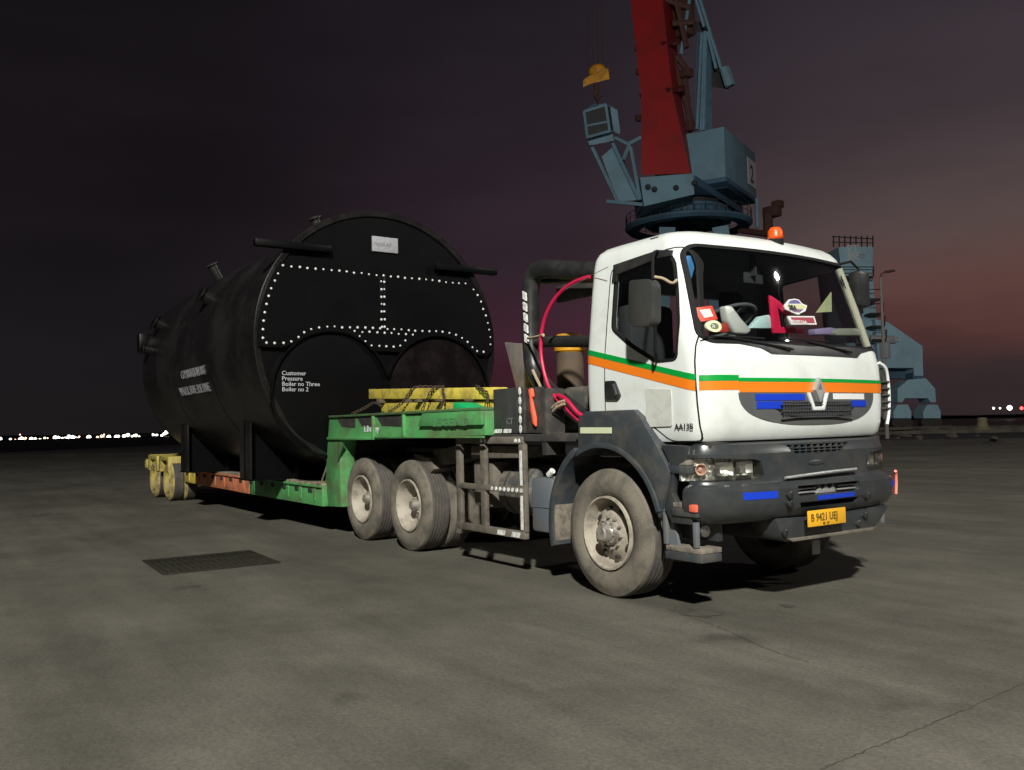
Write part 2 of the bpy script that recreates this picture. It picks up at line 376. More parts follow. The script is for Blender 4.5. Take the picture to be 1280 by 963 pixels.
# drain grate
def grate():
    c = [H(182, 702, 'z', 0), H(206, 718, 'z', 0), H(342, 702.6, 'z', 0), H(306, 688, 'z', 0)]
    o = c[0]; ex = (c[1]-c[0]+c[2]-c[3])/2; ey = (c[3]-c[0]+c[2]-c[1])/2
    Lx, Ly = ex.length, ey.length; ex.normalize(); ey = (ey-ex*ey.dot(ex)).normalized()
    T = Matrix(((ex.x, ey.x, 0, o.x), (ex.y, ey.y, 0, o.y), (0, 0, 1, 0), (0, 0, 0, 1)))
    base = T @ Vector((Lx/2, Ly/2, 0))
    g = thing('drain_grate', 'dark rectangular iron drain grate set in the asphalt at the left', 'drain grate', base)
    m = MB(); m.box(0, Lx, 0, Ly, .001, .006, T=T); part('grate_bed', m, mat('grate_pit', (.006, .0055, .005), .95, spec=.05), g)
    m = MB()
    for a in (0, Lx): m.box(a-.03, a+.03, -.03, Ly+.03, .002, .016, .003, T=T)
    for a in (0, Ly): m.box(.0301, Lx-.0301, a-.03, a+.03, .002, .015, .003, T=T)
    part('grate_frame', m, iron_dark, g)
    m = MB(); n = 16
    for i in range(1, n): m.box(.031, Lx-.031, i*Ly/n-.03, i*Ly/n+.03, .003, .013, .002, T=T)
    for i in (1, 2): m.box(i*Lx/3-.02, i*Lx/3+.02, .031, Ly-.031, .0025, .0145, T=T)
    part('grate_bars', m, iron_dark, g)
grate()
# cracks / joint
def crack(pts, w, name, label, seed):
    rr = random.Random(seed); P = bez(pts, 24); m = MB(); vs = []; 
    for i, p in enumerate(P):
        t = (P[min(i+1, len(P)-1)]-P[max(i-1, 0)]).normalized(); n = Vector((-t.y, t.x, 0)); j = rr.uniform(-1, 1)*w*.9; ww = w*rr.uniform(.35, 1)
        vs += [p+n*(j-ww/2)+Vector((0, 0, .003)), p+n*(j+ww/2)+Vector((0, 0, .003))]
    m.add(vs, [(2*i, 2*i+1, 2*i+3, 2*i+2) for i in range(len(P)-1)])
    struct(name, m, mat('crack_dark', (.048, .044, .037), .95))
crack([H(1400, 810, 'z', 0), H(1280, 855, 'z', 0), H(1190, 895, 'z', 0), H(1100, 932, 'z', 0), H(1020, 965, 'z', 0), H(900, 1010, 'z', 0)], .009, 'asphalt_crack', '', 2)
crack([H(835, 762, 'z', 0), H(900, 785, 'z', 0), H(960, 812, 'z', 0), H(1010, 828, 'z', 0)], .007, 'asphalt_crack', '', 5)
def stain(px, py, rx, ry, name='oil_stain'):
    c = H(px, py, 'z', 0); m = MB(); vs = [c+Vector((0, 0, .004))]; rr = random.Random(int(px)); n = 40
    for i in range(n):
        w = 2*math.pi*i/n; k = 1+.18*math.sin(3*w+px)+.1*math.sin(7*w)+rr.uniform(-.05, .05)
        vs.append(c+Vector((math.cos(w)*rx*k, math.sin(w)*ry*k, .004)))
    m.add(vs, [(0, 1+i, 1+(i+1) % n) for i in range(n)])
    struct(name, m, mat('oil_stain', (.042, .038, .031), .85, dirt=(.075, .07, .058), damt=.9, dscale=9, dlow=.35, dhigh=.6))
stain(872, 765, .22, .14); stain(985, 758, .07, .05)

# ================================================================== WHEELS
def wheel_meshes(D, W, deep, tag):
    r = D/2; rr = .305*D/1.1
    # axis along y, outer face at y = 0, tyre goes to y = +W
    t = MB()
    prof = [(.03, rr+.012), (.006, rr+.03), (-.012, rr+.08), (-.018, (rr+r)/2+.01), (-.008, r-.075), (.008, r-.045), (.022, r-.012), (.05, r)]
    mis = [0]*7
    y = .05; g = (W-.1)/5
    for k in range(5):
        a = .05+k*g
        if k: prof += [(a-.008, r), (a-.006, r-.016), (a+.006, r-.016), (a+.008, r)]; mis += [1, 1, 1, 1]
    prof += [(W-.05, r), (W-.02, r-.012), (W+.01, r-.08), (W+.015, (rr+r)/2), (W, rr+.04), (W-.03, rr+.012)]; mis += [1, 0, 0, 0, 0, 0]
    mis = [0]*7+[1]*(len(prof)-7-5)+[0]*5
    t.lathe(prof, 64, 'y', closed=True, mis=mis)
    tyre = t.mesh('tyre', [tyre_side, tyre_tread], 35)
    m = MB(); d = .17 if deep else .055
    if deep:
        prof = [(.018, rr+.014), (-.004, rr+.012), (-.006, rr-.004), (.02, rr-.012), (.04, rr-.03), (d-.02, rr-.045), (d, rr-.07), (d+.012, .15), (d-.0, .13), (d-.0, .0)]
    else:
        prof = [(.018, rr+.014), (-.008, rr+.012), (-.012, rr-.004), (.012, rr-.014), (d+.05, rr-.03), (d+.06, rr-.05), (d+.04, rr-.075), (d+.01, .17), (d+.0, .15), (d+.0, .0)]
    m.lathe(prof, 48, 'y')
    # hand holes (dark slots) around the disc
    rim_holes = MB()
    for k in range(8 if deep else 8):
        w = 2*math.pi*(k+.5)/8; T = Matrix.Rotation(w, 4, 'Y')
        rh_ = rr-.095
        rim_holes.box(-.030, .030, d+.006, d+.05, rh_-.016, rh_+.016, .012, 0, T, 3)
    rim = m.mesh('rim', rim_paint, 35)
    holes = rim_holes.mesh('hand_holes', chassis_black, 35)
    h = MB()
    for k in range(10):
        w = 2*math.pi*k/10; c = Vector((math.cos(w)*.135, 0, math.sin(w)*.135))
        h.lathe([(d-.035, .0), (d-.035, .012), (d+.0, .016), (d+.02, .017)], 6, 'y', T=Matrix.Translation(c))
    if deep: h.lathe([(d-.13, .0), (d-.13, .05), (d-.12, .06), (d-.05, .072), (d-.045, .095), (d+.01, .105)], 20, 'y')
    else:
        h.lathe([(-.075, .0), (-.075, .055), (-.065, .066), (-.02, .072), (.0, .085), (.005, .102), (.06, .112)], 20, 'y')
    for k in range(8):
        w = 2*math.pi*k/8; yy = d-.05 if deep else .0
        h.lathe([(yy-.012, 0), (yy-.012, .008), (yy+.01, .009)], 6, 'y', T=Matrix.Translation((math.cos(w)*.088, 0, math.sin(w)*.088)))
    hub = h.mesh('hub', hub_steel, 35)
    return tyre, rim, holes, hub
def put_wheel(ms, loc, far, parent, rot=0, extra=None):
    L = Vector(loc)-ORG[parent.name]
    t = link('wheel', ms[0], parent, None, L, (0, rot, math.pi if far else 0))
    if extra: t['label'] = extra
    for nm, me in (('rim', ms[1]), ('hand_holes', ms[2]), ('hub', ms[3])): link(nm, me, t)
    return t
TD = 1.095
WF = wheel_meshes(TD, .32, False, 'f'); WR = wheel_meshes(TD, .30, True, 'r')

# ================================================================== TRACTOR TRUCK
TRK = thing('tractor_truck', 'white cab-over tractor truck with green and orange stripes, coupled to the low-bed trailer', 'truck', (-1.8, 1.2, 0))
# --- cab surface
LV = [  # z, back x, front x, side y, corner rx, corner ry
 (1.33, -.27, 1.205, .045, .20, .24), (1.36, -.27, 1.235, .03, .21, .25), (1.45, -.27, 1.262, .02, .22, .26), (1.62, -.275, 1.272, .015, .22, .26), (1.8, -.28, 1.270, .012, .22, .26),
 (1.95, -.28, 1.262, .014, .22, .26), (2.06, -.28, 1.235, .018, .22, .26), (2.14, -.28, 1.20, .026, .22, .27), (2.4, -.28, 1.125, .055, .22, .28), (2.65, -.28, 1.055, .085, .22, .28),
 (2.88, -.275, .985, .115, .22, .28), (2.95, -.27, .955, .13, .22, .28), (3.0, -.25, .915, .155, .22, .28), (3.04, -.21, .86, .20, .22, .28), (3.07, -.14, .77, .28, .22, .28), (3.09, -.02, .6, .42, .2, .25), (3.10, .15, .4, .75, .1, .1)]
def outline(z, xr, xf, ys, rx, ry, o):
    xr -= o; ys -= o; W = 2.4-ys; n1, n2, n3, n4 = 14, 8, 16, 5; P = []; r0 = .10
    bow = .075*min(1, (xf)/1.0); xc = xf-bow+o
    for k in range(n4): # rear near corner
        w = math.pi/2*k/n4; P.append((xr+r0-r0*math.cos(w)*1, ys+r0-r0*math.sin(w)))
    for k in range(n1): P.append((xr+r0+(xc-rx-xr-r0)*k/n1, ys))
    for k in range(n2): w = math.pi/2*k/n2; P.append((xc-rx+rx*math.sin(w), ys+ry-ry*math.cos(w)))
    for k in range(n3):
        t = k/n3; y = ys+ry+(W-ys-2*ry)*t; P.append((xc+bow*(1-(2*t-1)**2), y))
    for k in range(n2): w = math.pi/2*(1-k/n2); P.append((xc-rx+rx*math.sin(w), W-ry+ry*math.cos(w)))
    for k in range(n1): P.append((xc-rx-(xc-rx-xr-r0)*k/n1, W))
    for k in range(n4): w = math.pi/2*(1-k/n4); P.append((xr+r0-r0*math.cos(w), W-r0+r0*math.sin(w)))
    n5 = 10
    for k in range(n5): P.append((xr, W-r0-(W-r0-ys-r0)*k/n5))
    return [(x, y, z) for x, y in P]
def lvl(z):
    for a, b in zip(LV, LV[1:]):
        if z <= b[0]:
            t = (z-a[0])/(b[0]-a[0]); return tuple(a[i]+(b[i]-a[i])*t for i in range(6))
    return LV[-1]
def cab_solid(o, z0=1.33, flip=False):
    zs = sorted(set([z0]+[l[0] for l in LV if l[0] > z0]+[1.54, 1.7, 2.0, 2.27, 2.52, 2.77])); zs = [z for z in zs if z >= z0]
    mb = MB(); rows = []
    for z in zs:
        q = lvl(z); zz = z+(o if z > 2.97 else 0)
        rows.append(outline(zz, q[1], q[2], q[3], q[4], q[5], o))
    n = len(rows[0]); vs = [p for r in rows for p in r]; fs = []
    for i in range(len(rows)-1):
        for k in range(n): k2 = (k+1) % n; fs.append((i*n+k, i*n+k2, (i+1)*n+k2, (i+1)*n+k))
    fs.append(tuple(range(n))[::-1])
    top = len(vs); vs.append((sum(p[0] for p in rows[-1])/n, 1.2, rows[-1][0][2]+.004)); b = (len(rows)-1)*n
    for k in range(n): fs.append((b+k, b+(k+1) % n, top))
    bm_ = bmesh.new(); bv = [bm_.verts.new(v) for v in vs]
    for f in fs: bm_.faces.new([bv[i] for i in f])
    bmesh.ops.recalc_face_normals(bm_, faces=bm_.faces[:])
    return mb.bm(bm_)
def onfront(px, py, x=1.25): p = H(px, py, 'x', x); return (p.y, p.z)
def onside(px, py, y=.02): p = H(px, py, 'y', y); return (p.x, p.z)
def conform(prisms, oo=.004, oi=-.01):
    """a skin of the cab surface (from oi to oo) inside the prism"""
    outer = cab_solid(oo, 1.331); inner = cab_solid(oi, 1.25 if False else 1.34)
    me = None
    a = boolean(outer, [inner]); mb = MB(); mb.add([v.co for v in a.vertices], [list(p.vertices) for p in a.polygons]); bpy.data.meshes.remove(a)
    return boolean(mb, prisms, 'INTERSECT')
# windscreen outline (y, z), symmetric
ws = rnd([(.085, 2.10), (.165, 2.895), (2.27, 2.895), (2.335, 2.10)], .10, 5)
ws2 = []
for (y, z) in ws: ws2.append((y, z+.045*(1-((y-1.2)/1.05)**2)*(1 if z > 2.5 else -.9)))
ws = ws2; ws_in = inset(ws, .016); ws_out = inset(ws, -.012)
PWS = MB().prism(ws, 'x', .55, 1.6)
sw = [onside(*p, .05) for p in ((763.5, 333.5), (816.7, 314.5), (828, 314.5), (836, 326), (843, 360), (849.5, 402), (850, 449.8), (823.7, 452.6), (790, 432), (766, 412))]
sw = rnd(sw, .05, 3)
sw_out = inset(sw, -.012); sw_in = inset(sw, .014)
PSN = MB().prism(sw, 'y', -.3, .5); PSF = MB().prism(sw, 'y', 1.95, 2.7)
def small_rear(): 
    return MB().prism(rnd([(.55, 2.15), (.55, 2.7), (1.85, 2.7), (1.85, 2.15)], .08, 4), 'x', -.6, 0.)
cab = boolean(cab_solid(0), [cab_solid(-.045, 1.42), PWS, PSN, PSF, small_rear()])
from mathutils.bvhtree import BVHTree
_o = cab_solid(0); _t = BVHTree.FromPolygons(_o.v, _o.f); _in = [(_t.find_nearest(p.center)[3] or 0) > .030 for p in cab.polygons]
CAB = frommesh('cab', cab, [white_paint, mat('cab_lining', (.12, .13, .135), .85)], TRK, smooth=38)
for p_, k_ in zip(CAB.data.polygons, _in): p_.material_index = 1 if k_ else 0
for nm, pr in (('windscreen', MB().prism(ws_out, 'x', .55, 1.6)),):
    me = conform([pr], -.012, -.022); frommesh('windscreen', me, window_glass, TRK, smooth=38)
me = conform([MB().ring(ws_out, ws_in, 'x', .55, 1.6)], .006, -.03); frommesh('windscreen_seal', me, black_rubber, TRK)
# glass of side windows
for a, b in ((-.3, .5), (1.95, 2.7)):
    me = conform([MB().prism(sw_out, 'y', a, b)], -.02, -.028); frommesh('door_window', me, window_glass, TRK, smooth=38)
    me = conform([MB().ring(sw_out, sw_in, 'y', a, b)], .003, -.03); frommesh('window_seal', me, black_rubber, TRK)
# rain visor along the top of the near door window
me = conform([MB().prism([onside(*p, .05) for p in ((762, 352), (762, 331), (817, 312), (833, 312), (833, 319), (818, 322), (768, 343), (767, 352))], 'y', -.3, .5)], .02, .003)
frommesh('rain_visor', me, black_plastic, TRK)
# door and shut lines
door = rnd([onside(*p, .02) for p in ((754, 336), (838, 304), (847, 322), (865, 411), (873, 553), (838, 553), (800, 520), (757, 520))], .06, 3)
me = conform([MB().ring(door, inset(door, .010), 'y', -.3, .35)], .0015, -.012); frommesh('door_gap', me, black_rubber, TRK)
doorf = door
me = conform([MB().ring(doorf, inset(doorf, .010), 'y', 2.05, 2.7)], .0015, -.012); frommesh('door_gap', me, black_rubber, TRK)
# stripes: green above orange, along side then across the front
def side_band(a, b, c, d, m, name):
    P = [onside(*a), onside(*b), onside(*c), onside(*d)]
    P[1] = (P[1][0]+.0, P[1][1]); me = conform([MB().prism(P, 'y', -.3, .2)], .003, -.006)
    frommesh(name, me, m, TRK, smooth=38)
side_band((729, 436), (868, 468), (868, 475.8), (729, 442.6), stripe_green, 'green_stripe')
side_band((729, 443), (868, 476.2), (868, 489), (729, 453), stripe_orange, 'orange_stripe')
def zat(px, py, x=1.22): return H(px, py, 'x', x).z
zg1, zg2, zo2 = 1.855, 1.812, 1.722
zfg = [H(869, 469, 'x', 1.1).z, H(869, 476.5, 'x', 1.1).z, H(869, 488, 'x', 1.1).z]
zgg = [H(1020, 473.3, 'x', 1.275).z, H(1020, 477.8, 'x', 1.275).z, H(1020, 490.5, 'x', 1.275).z]
def front_band(z_near, z_mid, k0, k1, m, name):
    # corner piece
    pr = MB().prism([(1.085, z_near[k0]), (1.085, z_near[k1]), (1.5, z_near[k1]), (1.5, z_near[k0])], 'y', -.2, .35)
    me = conform([pr], .003, -.006); frommesh(name, me, m, TRK, smooth=38)
    pr = MB().prism([(.352, z_mid[k0]), (.352, z_mid[k1]), (2.335, z_mid[k1]), (2.335, z_mid[k0])], 'x', .9, 1.6)
    me = conform([pr], .0035, -.006); frommesh(name, me, m, TRK, smooth=38)
front_band(zfg, zgg, 0, 1, stripe_green, 'green_stripe')
front_band([zfg[0], zfg[1]-.002, zfg[2]], [zgg[0], zgg[1]-.002, zgg[2]], 1, 2, stripe_orange, 'orange_stripe')
# grille panel: lower half ellipse
zt = zgg[2]-.003; cy = 1.21
gp = [(cy-.87, zt), (cy+.87, zt)]
for k in range(1, 24):
    w = math.pi*k/24; gp.append((cy+.87*math.copysign(abs(math.cos(w))**.75, math.cos(w)), zt-.262*math.sin(w)**.8))
me = conform([MB().prism(gp, 'x', .9, 1.6)], .006, -.006); frommesh('grille_panel', me, mat('grille_grey', (.085, .09, .095), .45, dirt=(.13, .12, .1), damt=.4), TRK)
gs = [(cy-.50, zt-.075), (cy+.50, zt-.075), (cy+.44, zt-.20), (cy+.2, zt-.236), (cy-.2, zt-.236), (cy-.44, zt-.20)]
gsl = [[(cy-.52+i*.0, z0), (cy+.52, z0), (cy+.50-i*.06, z0-.03), (cy-.50+i*.06, z0-.03)] for i, z0 in enumerate((zt-.075, zt-.125, zt-.178))]
me = conform([MB().prism(g, 'x', .9, 1.6) for g in [gsl[0]]], .010, -.004); frommesh('grille_slot', me, black_rubber, TRK)
me = conform([MB().prism(g, 'x', .9, 1.6) for g in [gsl[1]]], .010, -.004); frommesh('grille_slot', me, black_rubber, TRK)
me = conform([MB().prism([(cy-.38, zt-.178), (cy+.38, zt-.178), (cy+.27, zt-.212), (cy-.27, zt-.212)], 'x', .9, 1.6)], .010, -.004); frommesh('grille_slot', me, black_rubber, TRK)
gb = MB()
for i in range(-13, 14):
    y = cy+i*.033; zz = .14
    gb.box(1.272, 1.288, y-.003, y+.003, zt-.205+abs(i)*.002, zt-.072, 0)
for z in (zt-.098, zt-.150, zt-.2): gb.box(1.274, 1.292, cy-.46, cy+.46, z-.004, z+.004, .002)
part('grille_bars', gb, mat('grille_bar_grey', (.05, .052, .055), .45), TRK)
# tapes
def tape(y0, y1, z0, z1, m, name='reflective_tape', label=None):
    me = conform([MB().prism([(y0, z0), (y1, z0), (y1, z1), (y0, z1)], 'x', .9, 1.6)], .011, -.002); frommesh(name, me, m, TRK, label)
tape(.50, 1.045, zt-.062, zt-.012, blue_tape, label='upper blue tape strip left of the diamond badge')
tape(.51, .80, zt-.128, zt-.070, blue_tape, label='lower blue tape strip left of the grille slots')
tape(1.42, 1.90, zt-.055, zt-.006, white_tape, label='white tape strip right of the diamond badge')
tape(1.69, 1.93, zt-.118, zt-.064, blue_tape, label='blue tape strip right of the grille slots')
# badge: chrome diamond with open centre in a white V
dz = 1.722; dy = 1.205
dia_o = [(dy, dz+.10), (dy+.058, dz), (dy, dz-.10), (dy-.058, dz)]; dia_i = [(dy, dz+.055), (dy+.026, dz), (dy, dz-.055), (dy-.026, dz)]
b = MB(); b.ring(dia_o, dia_i, 'x', 1.272, 1.312); part('diamond_badge', b, mat('badge_silver', (.42, .43, .43), .3, .35), TRK)
b = MB(); b.prism([(dy-.135, zt-.0), (dy-.105, zt-.0), (dy-.05, zt-.115), (dy+.05, zt-.115), (dy+.105, zt), (dy+.135, zt), (dy+.072, zt-.145), (dy-.072, zt-.145)], 'x', 1.272, 1.296, .004); part('badge_surround', b, white_paint, TRK)
# black louvre with white rim at far front corner (and near corner hidden seam)
b = MB(); p = [(2.27, 1.93), (2.335, 1.86), (2.372, 1.75), (2.375, 1.62), (2.345, 1.50), (2.30, 1.50), (2.285, 1.62)]
me = conform([MB().prism(p, 'x', .85, 1.6)], .006, -.004); frommesh('corner_louvre', me, black_plastic, TRK)
b = MB(); b.tube(bez([(1.15, 2.28, 1.98), (1.16, 2.36, 1.93), (1.15, 2.405, 1.82), (1.15, 2.412, 1.68), (1.15, 2.395, 1.52), (1.17, 2.33, 1.42)], 6), .014, 8); part('louvre_rim', b, white_paint, TRK); b = MB(); b.prism([(2.29, 1.93), (2.36, 1.91), (2.40, 1.80), (2.405, 1.66), (2.385, 1.53), (2.33, 1.46), (2.29, 1.5)], 'x', 1.10, 1.145, .004); part('louvre_panel', b, black_plastic, TRK)
for k in range(5):
    b = MB(); b.box(1.13, 1.17, 2.30, 2.40, 1.56+k*.06, 1.575+k*.06, .003); part('louvre_slat', b, dark_steel, TRK)
# lower edge lip of cab, shadow gap
b = MB(); b.box(-.2, 1.12, .10, 2.3, 1.20, 1.329, .02); part('cab_floor', b, chassis_black, TRK)
# handle
hp = [onside(*q, .0) for q in ((756.5, 476.5), (768, 476), (775.5, 495), (773, 500), (757.5, 500))]
b = MB(); b.prism(rnd(hp, .02, 3), 'y', -.006, .03, .003); HD = part('door_handle', b, black_plastic, TRK)
hp2 = [onside(*q, .0) for q in ((766, 480), (769, 480), (773, 493), (771, 496))]
b = MB(); b.prism(hp2, 'y', -.022, -.0065, .003); part('handle_grip', b, grey_plastic, HD)
# faded patch and small lettering on the door
b = MB(); pp = [onside(*q, .009) for q in ((806, 486), (839, 487), (840, 533), (810, 534), (807, 520), (808, 505))]
b.prism(rnd(pp, .02, 3), 'y', .0085, .014); part('faded_sticker', b, mat('faded_sticker', (.56, .58, .53), .55, dirt=(.44, .45, .42), damt=.6, dscale=12), TRK, 'worn grey sticker patch on the door')
q = H(843.5, 536, 'y', .012)
part('door_lettering', text_mb('AA13B', .06, (q.x, .010, q.z-.004), (1, 0, 0), (0, 0, 1), .0015, 1.15), ink_black, TRK)
# door curved white highlight strip: grab recess
# roof marker
b = MB(); c = H(828, 296, 'y', .25); b.box(c.x-.07, c.x+.03, .17, .27, 2.99, 3.03, .01); part('roof_marker_lamp', b, mat('marker_lamp_grey', (.09, .1, .09), .4), TRK)
# beacon
c = H(969, 291, 'z', 3.12)
b = MB(); b.lathe([(2.98, .0), (2.98, .07), (3.055, .07), (3.06, 0)], 16, 'z', T=Matrix.Translation((c.x, c.y, 0))); BB = part('beacon_base', b, black_rubber, TRK)
b = MB(); b.lathe([(3.055, .055), (3.075, .066), (3.13, .064), (3.16, .045), (3.17, .0)], 20, 'z', T=Matrix.Translation((c.x, c.y, 0))); part('beacon_lens', b, beacon_orange, BB)
# cowl + wipers
pr = [(.72, 2.085), (.78, 2.02), (2.02, 2.02), (2.08, 2.085)]
me = conform([MB().prism([(.42, 2.085), (.62, 2.055), (.72, 2.01), (1.86, 2.01), (1.95, 2.055), (2.18, 2.09), (1.8, 2.10), (1.2, 2.085), (.6, 2.10)], 'x', .9, 1.6)], .008, -.004); frommesh('wiper_cowl', me, black_plastic, TRK)
def fx(y, z): q = lvl(z); t = (y-(q[3]+q[5]))/(2.4-2*q[3]-2*q[5]); return q[2]-.075*min(1, q[2])+.075*min(1, q[2])*(1-(2*t-1)**2)
for (y0, z0, y1, z1) in ((.95, 2.05, .36, 2.13), (1.75, 2.05, 1.15, 2.13)):
    b = MB(); b.tube([(fx(y0, z0)+.03, y0, z0), (fx(y1, z1)+.02, y1, z1)], .009, 8); W_ = part('wiper', b, black_rubber, TRK)
    b = MB(); P = [(fx(y, 2.12+.0*(y))+.012, y, z1+.01-.02*abs(y-y1)) for y in (y1-.30, y1-.1, y1+.1, y1+.32)]; b.tube(P, .008, 6); part('wiper_blade', b, black_rubber, W_)
# interior
b = MB(); b.prism([(.85, 2.02), (1.10, 2.06), (1.10, 1.6), (.72, 1.6), (.72, 1.98)], 'y', .27, 2.13, .01); part('dashboard', b, interior_dark, TRK)
b = MB(); b.box(-.2, 1., .09, 2.31, 1.45, 1.52, .01); part('cab_interior_floor', b, interior_dark, TRK)
for y in (.30, 1.45):
    b = MB(); b.box(-.02, .48, y, y+.55, 1.85, 2.02, .06); b.box(-.15, .04, y, y+.55, 1.95, 2.55, .06); b.box(-.14, .0, y+.15, y+.4, 2.56, 2.75, .05); b.box(.05, .4, y+.1, y+.45, 1.52, 1.86, .03); part('seat', b, interior_dark, TRK)
b = MB(); sw_c = H(906, 402, 'x', .74); T = Matrix.Translation(sw_c) @ Matrix.Rotation(R(-25), 4, 'Y')
ring = [(math.cos(w)*.27, math.sin(w)*.27, 0) for w in [2*math.pi*k/32 for k in range(33)]]
b.tube([T @ Vector(p) for p in ring], .014, 8, cap=False)
for w in (0, 2.1, 4.2): b.tube([T @ Vector((0, 0, -.02)), T @ Vector((math.cos(w)*.27, math.sin(w)*.27, 0))], .012, 6)
b.tube([T @ Vector((0, 0, 0)), (.95, sw_c.y, 1.95)], .03, 8); part('steering_wheel', b, interior_grey, TRK)
b = MB(); b.box(.8, .86, 1.0, 1.02, 2.72, 2.9, 0); b.box(.78, .80, .93, 1.17, 2.66, 2.76, .01); part('sun_visor', b, interior_dark, TRK)
# pale pillar trim on far side seen through the glass
b = MB(); b.tube([(1.09, 2.20, 2.12), (.98, 2.175, 2.5), (.87, 2.14, 2.86)], .035, 8); part('pillar_trim', b, trim_cream, TRK)
# far side pale bundle on dash
# ---- things lying on the dashboard or hanging behind the glass
def dash(px, py, x=1.07): p = H(px, py, 'x', x); return p
def blob(name, pts, x, thick, m, label, cat, bev=.008, lean=0.):
    P = [H(a, b_, 'x', x) for a, b_ in pts]; zc = min(p.z for p in P)
    mb = MB(); mb.prism([(p.y, p.z) for p in P], 'x', x-thick/2, x+thick/2, bev)
    c = sum((p for p in P), Vector())/len(P)
    return solo(name, mb, m, label, cat, (x, c.y, zc), smooth=40)
blob('warning_triangle', [(961, 369), (973, 377), (989, 393), (984, 398), (971, 385), (975, 409), (1003, 410), (1004, 417), (966, 417)], 1.03, .03, pink_red, 'pink red warning triangle standing on the dashboard behind the windscreen', 'warning triangle')
mb = MB(); P = [H(a, c_, 'x', 1.02) for a, c_ in ((903, 383), (911, 383), (922, 398), (936, 414), (930, 419), (915, 418), (906, 402))]
mb.prism([(p.y, p.z) for p in P], 'x', .97, 1.06, .02); solo('plastic_bag', mb, bag_plastic, 'crumpled clear plastic bag on the dashboard', 'bag', P[3], smooth=60)
blob('tissue_pack', [(935, 411), (948, 396), (958, 394), (963, 401), (962, 411)], .99, .06, paper_cyan, 'pale cyan tissue pack on the dashboard', 'tissue pack')
blob('purple_cloth', [(1014, 412), (1034, 410), (1044, 412), (1043, 419), (1015, 419)], .98, .08, purple_cloth, 'folded purple cloth on the dashboard behind the windscreen', 'cloth')
blob('pale_pouch', [(1040, 416), (1045, 411), (1062, 411), (1078, 412), (1080, 420), (1041, 420)], 1.03, .07, trim_cream, 'pale cream pouch at the far end of the dashboard', 'pouch')
blob('orange_packet', [(898, 404), (909, 405), (910, 416), (899, 416)], 1.02, .03, sticker_red, 'small orange red packet on the dashboard beside the round sticker', 'packet')
blob('pennant', [(856.5, 320), (872, 320), (864, 348)], .86, .006, pennant_blue, 'blue triangular pennant hanging in the upper corner of the windscreen', 'pennant', 0)
blob('pennant', [(1039, 365), (1039.5, 390), (1020, 391)], .75, .006, pennant_cream, 'pale yellow triangular pennant hanging near the far cab pillar', 'pennant', 0)
# stickers on the glass (parts of the truck)
def sticker(pts, m, name, label=None, off=.0, x=1.13):
    if pts[0][0] < 960: x = 1.055
    P = [H(a+2, b_, 'x', x) for a, b_ in pts]
    me = conform([MB().prism([(p.y, p.z) for p in P], 'x', .9, 1.6)], .004+off, -.008); frommesh(name, me, m, TRK, label)
sticker([(872, 384), (889, 382), (891.5, 400), (876, 402)], sticker_red, 'windscreen_sticker', 'red square sticker with white print at the windscreen corner')
sticker([(877, 387), (886, 386), (887.5, 396), (879, 397.5)], bag_plastic, 'windscreen_sticker', None, .001)
sticker([(886.5+7.6*math.cos(w), 408.5+7.6*math.sin(w)) for w in [2*math.pi*k/18 for k in range(18)]], sticker_cream, 'windscreen_sticker', 'round cream sticker at the windscreen corner')
sticker([(886.5+4.2*math.cos(w), 408.5+4.2*math.sin(w)) for w in [2*math.pi*k/14 for k in range(14)]], mat('sticker_olive', (.12, .15, .06), .6), 'windscreen_sticker', None, .001)
def crest():
    k = lambda pts, m, o, l=None: sticker(pts, m, 'crest_sticker', l, o)
    k([(984, 378), (988, 374), (994, 373), (1000, 374), (1003, 379), (1009, 382), (1005, 389), (998, 392), (995, 394), (988, 391), (981, 387), (980, 382)], sign_white, 0, 'white outlined crest sticker on the windscreen')
    k([(985.5, 379), (989, 375.5), (994, 374.5), (999, 375.5), (1001.5, 379.5), (985.5, 379.5)], mat('crest_violet', (.10, .09, .25), .5), .001)
    k([(982, 383), (985, 380.5), (1002, 380.8), (1007, 383), (1003, 385.8), (984, 385.8)], pennant_cream, .001)
    k([(985, 386.5), (1003, 386.5), (997, 391), (990, 390.5)], mat('crest_plum', (.16, .10, .16), .5), .001)
    k([(981, 395.5), (1015, 395.5), (1015.5, 406.5), (983, 406.5)], sign_white, 0, 'white bordered name sticker under the crest')
    k([(984, 397.2), (1013, 397.2), (1013.5, 404.8), (985, 404.8)], mat('crest_red', (.28, .03, .05), .5), .001)
crest()
q = H(984.5, 404.0, 'x', 1.155); part('crest_lettering', text_mb('SAN KIS DAA', .045, (1.168, q.y+.02, q.z), (0, 1, 0), (-.28, 0, 1), .0015, .82), sign_white, TRK)
q = H(985.5, 385.8, 'x', 1.13); part('crest_lettering', text_mb('38A', .065, (1.14, q.y+.0, q.z-.01), (0, 1, 0), (-.28, 0, 1), .0015, .9), ink_black, TRK)
q = H(882.5, 410.5, 'x', 1.055); part('sticker_number', text_mb('70', .04, (1.10, q.y+.02, q.z), (0, 1, 0), (-.25, 0, 1), .0015, .9), ink_white, TRK)

